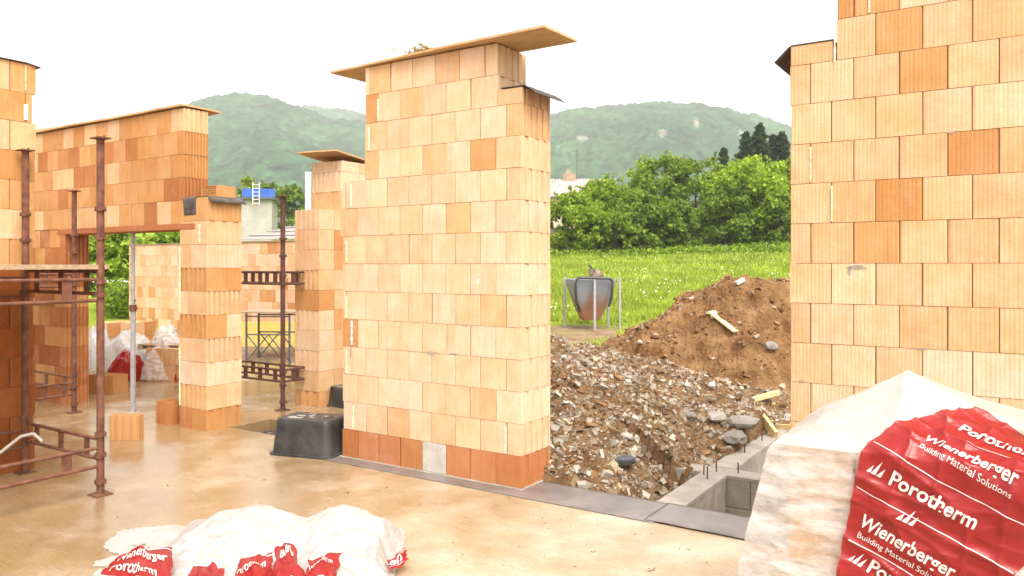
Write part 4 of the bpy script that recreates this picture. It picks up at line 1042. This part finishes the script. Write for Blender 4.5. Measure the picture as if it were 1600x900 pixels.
mb.build('rails', WFENCE, fn)
mb = MB(); mb.box(-.02, .07, -.02, .06, 0, 1.9)
tag(mb.build('insulation_board', WHITE, loc=(px(479,325,14).x, 14, px(0,325,14).z-1.9+.65), rz=0), 'narrow white insulation board standing behind the rear pillar', 'board')

# ---------------------------------------------------------------- block packs and film in the back
def pack(label, loc, rz, nx, ny, nz, cols, group='packs of clay blocks'):
    t_ = thing('block_pack', label, 'block pack', loc, rz, group); mb = MB()
    for i in range(nx):
        for j in range(ny):
            for k in range(nz):
                block(mb, i*.255, i*.255+.25, j*.305, j*.305+.30, k*.25, k*.25+.248, jit(random.choice(cols), .08), {'-y': 0 if (i+k) % 2 else 3, '+x': 4})
    mb.build('blocks', BLOCK, t_, uv=True); return t_
def film_heap(name, label, c, rx, ry, h_, m, seed, n=60, group=None, rz=0, edge=None, sharp=1., hf=None, parent=None):
    mb = MB()
    def f(u, v):
        x = (u*2-1); y = (v*2-1); r = math.sqrt(x*x+y*y); 
        k = max(0, 1-r**2.2)
        wob = 1+.25*fbm(x*1.6+seed, y*1.6, 0, 3)
        z = h_*k**.5*(1+.25*fbm(x*1.3, y*1.3, seed, 2)) if hf is None else hf(x, y)
        cr_ = abs(fbm(x*1.7+seed, y*1.7, 2, 2))*h_*.30*min(1, k*2)+abs(noise.noise(Vector((x*3.5, y*3.5, seed))))*h_*.08*min(1, k*2)
        return (x*rx*wob, y*ry*wob, max(.004, z-cr_*sharp+.01))
    mb.grid(f, n, n); mb.cut(.03)
    o = mb.build(name, m, loc=c, rz=rz, smooth=True)
    return tag(o, label, 'plastic film', group)
pack('two-layer pack of clay blocks beside the far heap of film', px(228, 597, 11.7)+Vector((0,0,-px(0,597,11.7).z)), R(-12), 3, 2, 2, ORNG+MIDC)
pack('pack of pale blocks standing behind the rusty post in the left opening', px(148, 590, 13.5)-Vector((0,0,px(0,590,13.5).z)), R(-12), 3, 2, 3, MIDC+ORNG)
t_ = thing('euro_pallet', 'wooden pallet lying on the clay block pack by the far wall', 'pallet', px(215, 546, 11.8), R(-8))
for k in range(5): mb = MB(); mb.box(0, .8, k*.14, k*.14+.1, .06, .08); mb.build('slat', OLDWOOD, t_)
for k in range(3): mb = MB(); mb.box(k*.36, k*.36+.08, 0, .66, 0, .058); mb.build('bearer', OLDWOOD, t_)
def wrap(name, label, c, rx, ry, h_, m, seed, **kw):
    return film_heap(name, label, c, rx, ry, h_, m, seed, **kw)
g_ = 'crumpled wrapping film in the left opening'
wrap('crumpled_film', 'tall white crumpled film mound behind the grey prop', Vector((px(203,597,12.3).x, 12.3, 0)), .48, .42, .68, FILMW, 2.2, group=g_)
wrap('crumpled_film', 'red printed film bunched at the foot of the white mound', Vector((px(205,590,11.9).x, 11.8, 0)), .26, .20, .42, REDF, 4.9, group=g_)
wrap('crumpled_film', 'red film slumped against the front pillar behind the block pack', Vector((px(268,590,11.6).x, 11.9, 0)), .30, .28, .56, REDF, 7.7, group=g_)
wrap('crumpled_film', 'white film veil draped over the right end of the block pack', Vector((px(252,590,11.6).x, 11.95, .02)), .42, .36, .74, FILM, 9.1, group=g_)
wrap('crumpled_film', 'white film bundle beside the rusty scaffold post', Vector((px(152,590,12.9).x, 12.9, 0)), .26, .26, .72, FILMW, 12.4, group=g_)
hollow_block('clay_block', 'orange clay block lying beside the rusty post in the left opening', (px(138,617,10.6).x, 10.6, 0), R(-20), .44, .25, .25, ORNG[1], 10, 6, group='loose clay blocks')

# ---------------------------------------------------------------- text
def text_verts(body, size, bold=.0, width=1.0):
    cu = bpy.data.curves.new('lettering', 'FONT'); cu.body = body; cu.size = size; cu.offset = bold; cu.resolution_u = 3
    o = bpy.data.objects.new('lettering_tmp', cu); sc.collection.objects.link(o); dg = bpy.context.evaluated_depsgraph_get(); dg.update()
    me = o.evaluated_get(dg).to_mesh(); V_ = [(v.co.x*width, v.co.y) for v in me.vertices]; F_ = [tuple(p.vertices) for p in me.polygons]
    o.evaluated_get(dg).to_mesh_clear(); bpy.data.objects.remove(o); bpy.data.curves.remove(cu)
    return V_, F_
def put_text(mb, body, length, origin, ang, mapper, bold=.0, size=None, asp=1.0):
    V_, F_ = text_verts(body, 1.0, bold); w_ = max(v[0] for v in V_)-min(v[0] for v in V_); k = length/w_; ca, sa = math.cos(ang), math.sin(ang)
    i = len(mb.v)
    for x, y in V_: x *= k; y *= k*asp; mb.v.append(tuple(mapper(origin[0]+x*ca-y*sa, origin[1]+x*sa+y*ca)))
    for f in F_: mb.f.append(tuple(i+q for q in f)); mb.c.append((.8,.8,.8)); mb.m.append(0)
def logo(mb, origin, s_, ang, mapper):
    ca, sa = math.cos(ang), math.sin(ang)
    for sh_ in ([(0,0),(.34,.55),(.30,.02)], [(.34,0),(.80,1.0),(.66,.0)], [(.72,0),(1.12,.72),(1.02,0)]):
        pts = [mapper(origin[0]+(x*ca-y*sa)*s_, origin[1]+(x*sa+y*ca)*s_) for x, y in sh_]; mb.face(pts, (.8,.8,.8))

# ---------------------------------------------------------------- wrapped pallet on the right
PL = thing('wrapped_pallet', 'pallet of clay blocks under clear film with a red printed sheet, at the right', 'pallet of blocks', (1.05, 3.05, 0), TH)
ZT_ = 1.05
mb = MB()
for k in range(4):
    for i in range(4):
        for j in range(2): block(mb, .03+i*.245, .03+i*.245+.238, .03+j*.47, .03+j*.47+.44, .13+k*.228, .13+k*.228+.222, jit(random.choice(PALE+MIDC), .05), {'-y': 0 if (i+k) % 3 else 3, '-x': 5})
mb.build('blocks', BLOCK, PL, uv=True)
mb = MB()
for y in (0, .44, .88): mb.box(.02, 1.0, y, y+.1, 0, .09)
for k in range(6): mb.box(.02+k*.17, .13+k*.17, 0, .98, .095, .12)
mb.build('pallet_base', OLDWOOD, PL)
TENT = [(-.02,.005),(.0,.012),(.11,.093),(.25,.17),(.41,.268),(.52,.205),(.66,.14),(.83,.075),(1.0,.04),(1.1,.03)]
def lin(p, x):
    if x <= p[0][0]: return p[0][1]
    for (a, b), (c, d) in zip(p, p[1:]):
        if x <= c: return b+(d-b)*(x-a)/(c-a)
    return p[-1][1]
def tent(s_, y):
    k = min(1, max(0, y)/.45); k = k if y < .45 else 1-(y-.45)*.7
    return ZT_+lin(TENT, s_)*max(0, k)**.9
def wr(p, a=.010, f=9):
    v = Vector(p); k_ = 1-abs(noise.noise(Vector((v.x*3+v.y*2, v.y*3, v.z*11)))); v = v+Vector((-.4, -.8, .1))*(k_**7*a*1.6); n1 = noise.noise_vector(Vector((v.x*f, v.y*f, v.z*f*2.2))); n2 = noise.noise_vector(Vector((v.x*f*2.6+3, v.y*f*2.6, v.z*f*5)))
    return v+Vector((n1.x, n1.y, n1.z*.5))*a+Vector((n2.x, n2.y, n2.z*.5))*a*.22
def flare(z): return .0+.13*(max(0, ZT_-z)/.52)**.8 if z > .4 else .13*(.65/.52)**.8*(z/.4)**.3
mb = MB()
mb.grid(lambda u, v: wr((-.015-flare(v*ZT_)+u*(1.03+flare(v*ZT_)), -.02-.03*(1-v), v*ZT_)), 90, 110)
mb.grid(lambda u, v: wr((-.015-flare(v*ZT_), 1.0-u*(1.02+.03*(1-v)), v*ZT_)), 70, 110)
mb.grid(lambda u, v: wr((1.015, -.02+u*1.02, v*ZT_)), 60, 80)
mb.grid(lambda u, v: wr((1.015-u*(1.03+flare(v*ZT_)), 1.0, v*ZT_)), 60, 80)
mb.build('film_cover', FILM, PL, smooth=True)
mb = MB(); mb.grid(lambda u, v: wr((-.015+u*1.03, -.02+v*1.02, tent(-.015+u*1.03, -.02+v*1.02)), .008), 90, 90); mb.build('film_top', FILMW, PL, smooth=True)
def sheet(s_, t, off=.014):
    if t <= ZT_:
        p = Vector((s_, -.02-.03*(1-t/ZT_), t)); n_ = Vector((0,-1,0))
    else:
        e = t-ZT_; y = e*.87; p = Vector((s_, -.02+y, tent(s_, y))); n_ = Vector((0,-.5,.87))
    blend = max(0, 1-abs(t-ZT_)/.05); n_ = (n_*(1-blend)+Vector((0,-.8,.6))*blend).normalized()
    rd_ = 1-abs(noise.noise(Vector((s_*2.2+t*1.1, (t+s_*.43)*9, 21)))); rd2 = 1-abs(noise.noise(Vector((s_*7-t*3, s_*3+t*2.5, 8))))
    b_ = .016*rd_**6+.010*rd2**8-.012+.014*fbm(s_*4, t*4, 9, 3)+.007*noise.noise(Vector((s_*14+t*9, t*5-s_*6, 3)))
    return wr(p, .004)+n_*(off+max(-.010, b_)+.012)
def redL(t): return .22+.083*(t-.57)/.48 if t < ZT_ else .303+.36*(t-ZT_)/.46
def redR(t): return .765+.02*math.sin(t*9) if t < .70 else (.765+.26*(t-.70)/.3 if t < 1.0 else 1.02 if t < 1.2 else 1.02-(t-1.2)/.32*.34)
mb = MB()
mb.grid(lambda u, v: (lambda t: sheet(redL(t)+(redR(t)-redL(t))*u, t))(.10+v*1.41), 130, 220)
ro = mb.build('red_sheet', REDF, PL, smooth=True)
mb = MB(); mp_ = lambda s_, t: sheet(s_, t, .018)
an = R(-23.3)
logo(mb, (.325, .985+.012), .05, an, mp_); put_text(mb, 'Porotherm', .29, (.395, .962), an, mp_, .02, asp=1.15)
logo(mb, (.425, .88-.035), .055, an, mp_); put_text(mb, 'Wienerberger', .325, (.300, .795), an, mp_, .018, asp=1.25); put_text(mb, 'Building Material Solutions', .315, (.293, .752), an, mp_, .0, asp=1.1)
logo(mb, (.262, .665), .05, an, mp_); put_text(mb, 'Porotherm', .29, (.325, .635), an, mp_, .02, asp=1.15)
put_text(mb, 'Wienerberger', .31, (.50, 1.13), an, mp_, .018, asp=1.2); put_text(mb, 'Building Material Solutions', .30, (.49, 1.09), an, mp_, 0, asp=1.1)
put_text(mb, 'Porotherm', .28, (.60, 1.27), an, mp_, .02, asp=1.1)
put_text(mb, 'Wienerberger', .31, (.62, .60), an, mp_, .035, asp=1.2) if False else None
for k, o_ in enumerate((.87, .665, 1.045, 1.27)):
    a0 = redL(min(1.5, o_))+.01; pts = []
    for q in range(60):
        s_ = a0+q*.0115; t = o_+.06-(s_-.3)*math.tan(-an)
        if t < .12 or s_ > redR(t)-.01 or s_ < redL(t)+.01: continue
        pts.append((s_, t))
    for p, q in zip(pts, pts[1:]): mb.face([mp_(p[0], p[1]-.0016), mp_(q[0], q[1]-.0016), mp_(q[0], q[1]+.0016), mp_(p[0], p[1]+.0016)])
mb.build('lettering', LETTER, ro)
mb = MB(); mb.bar((.82,.30,1.17),(1.25,.22,1.15), .12, .035); 
tag(mb.build('timber_plank', OLDWOOD, loc=(1.05,3.05,0), rz=TH, bevel=.004), 'short weathered plank lying on top of the wrapped pallet', 'plank', 'loose timber')

# ---------------------------------------------------------------- crumpled film in the foreground
FT = [(160,905),(210,868),(245,856),(300,822),(340,801),(400,788),(440,795),(480,806),(515,793),(540,786),(572,800),(600,806),(622,840),(640,872),(646,910)]
def ftop(x): return lin(FT, x)
def film_front():
    mb = MB(); nx, ny = 150, 90
    def f(u, v):
        # u: across, v: 0 near .. 1 far
        Yr = 4.92+.10*math.sin(u*5)           # ridge depth
        x = 150+u*500; X = (x-800)/F*Yr
        Y = 3.75+v*1.55
        zr = max(.01, CH-(ftop(x)-HOR)/F*Yr) if ftop(x) < 905 else .01
        e = min(1, min(u, 1-u)*9)
        if Y < Yr: k = .35+.65*sstep(3.7, Yr-.05, Y); k *= sstep(3.75, 4.1, Y)
        else: k = 1-sstep(Yr, Yr+.38, Y)
        z = zr*k
        X = X*(Y/Yr)**.25
        ed = min(u/.16, (1-u)/.10, (v-.02)/.25+fbm(u*6, 2, 1)*.6, 1)+.35*fbm(u*7, v*5, 4, 3); z *= sstep(0, .8, ed)
        c1 = abs(fbm(X*2.6, Y*3.4, 1, 3))*.11; c2 = abs(noise.noise(Vector((X*9+Y*4, Y*10-X*3, 5))))*.030
        z -= (c1+c2)*min(1, z*8)*(.25+.75*abs(min(1, (Yr-Y)*3)) if Y < Yr else .5)
        return (X, Y, max(.004, z+.004))
    mb.grid(f, nx, ny); mb.cut(.010)
    o = mb.build('crumpled_film', FILMW, smooth=True); return f, o
ff_, o = film_front(); tag(o, 'big heap of milky white wrapping film in the foreground', 'plastic film')
def film_z(X, Y):
    best = .0; x = 800+X/Y*F; Yr = 4.92; zr = max(.01, CH-(ftop(min(646, max(150, 800+X*(Yr/Y)**.25/Yr*F)))-HOR)/F*Yr)
    k = .35+.65*sstep(3.7, Yr-.05, Y) if Y < Yr else 1-sstep(Yr, Yr+.38, Y); return zr*k
def red_patch(label, corners, seed, text=None, bulge=.03):
    """a crumpled sheet of red film lying on the heap; corners = world points"""
    t_ = thing('red_film', label, 'plastic film', corners[0], 0, 'red printed film scraps in the foreground'); c0 = Vector(corners[0])
    C = [Vector(c)-c0 for c in corners]
    def f(u, v, off=0):
        p = C[0].lerp(C[1], u).lerp(C[3].lerp(C[2], u), v); e = math.sin(math.pi*u)**.5*math.sin(math.pi*v)**.5 if 0 < u < 1 and 0 < v < 1 else 0
        p = p+Vector((.02*fbm(u*3, v*3, seed, 3), .02*fbm(u*3, v*3, seed+5, 3), bulge*e+.05*abs(fbm(u*1.6, v*1.6, seed+2, 2))+.008*noise.noise(Vector((u*5, v*5, seed)))))
        nn = Vector((0,-.7,.7)); return p+nn*off
    mb = MB(); mb.grid(lambda u, v: f(u, v), 80, 80); o_ = mb.build('sheet', REDF, t_, smooth=True)
    mb = MB()
    for (body, L, org, a) in (text or []): put_text(mb, body, L, org, a, lambda s_, t: f(min(1, max(0, s_)), min(1, max(0, t)), .010), .01, asp=1.6)
    for k in (.08, .93): 
        for q in range(20): mb.face([f(q/20, k, .007), f((q+1)/20, k, .007), f((q+1)/20, k+.02, .007), f(q/20, k+.02, .007)])
    mb.build('lettering', LETTER, o_)
    return t_
def gp(x, y, z): Y = F*(CH-z)/(y-HOR); return Vector(((x-800)/F*Y, Y, z))
red_patch('folded red film with white lettering at the left end of the foreground heap', [gp(155, 905, .10), gp(262, 935, .12), gp(272, 858, .15), gp(190, 868, .14)], 1.5, [('Wienerberger', .8, (.1,.52), R(4)), ('Porotherm', .7, (.12,.2), R(4))], .04)
red_patch('red film scrap in the middle of the foreground heap', [gp(352, 935, .12), gp(430, 925, .12), gp(424, 868, .17), gp(376, 872, .17)], 3.1, [('Porotherm', .7, (.1,.4), R(10))])
red_patch('upright pinkish red film scrap standing in the foreground heap', [gp(426, 930, .13), gp(476, 915, .13), gp(462, 850, .20), gp(430, 856, .20)], 4.4, [('Building', .6, (.2,.6), R(5))])
red_patch('pale red film scrap right of the middle of the foreground heap', [gp(480, 930, .11), gp(520, 910, .12), gp(536, 868, .15), gp(478, 878, .16)], 6.2, [('Porotherm', .7, (.1,.5), R(5))])
red_patch('dark red film fold between the left end and the middle of the heap', [gp(296, 935, .08), gp(350, 935, .10), gp(352, 888, .13), gp(300, 884, .13)], 7.7)
red_patch('small red printed corner at the right end of the foreground heap', [gp(606, 893, .05), gp(636, 882, .05), gp(634, 860, .07), gp(604, 882, .06)], 8.3, [('an', .5, (.2,.2), 0)], .01)
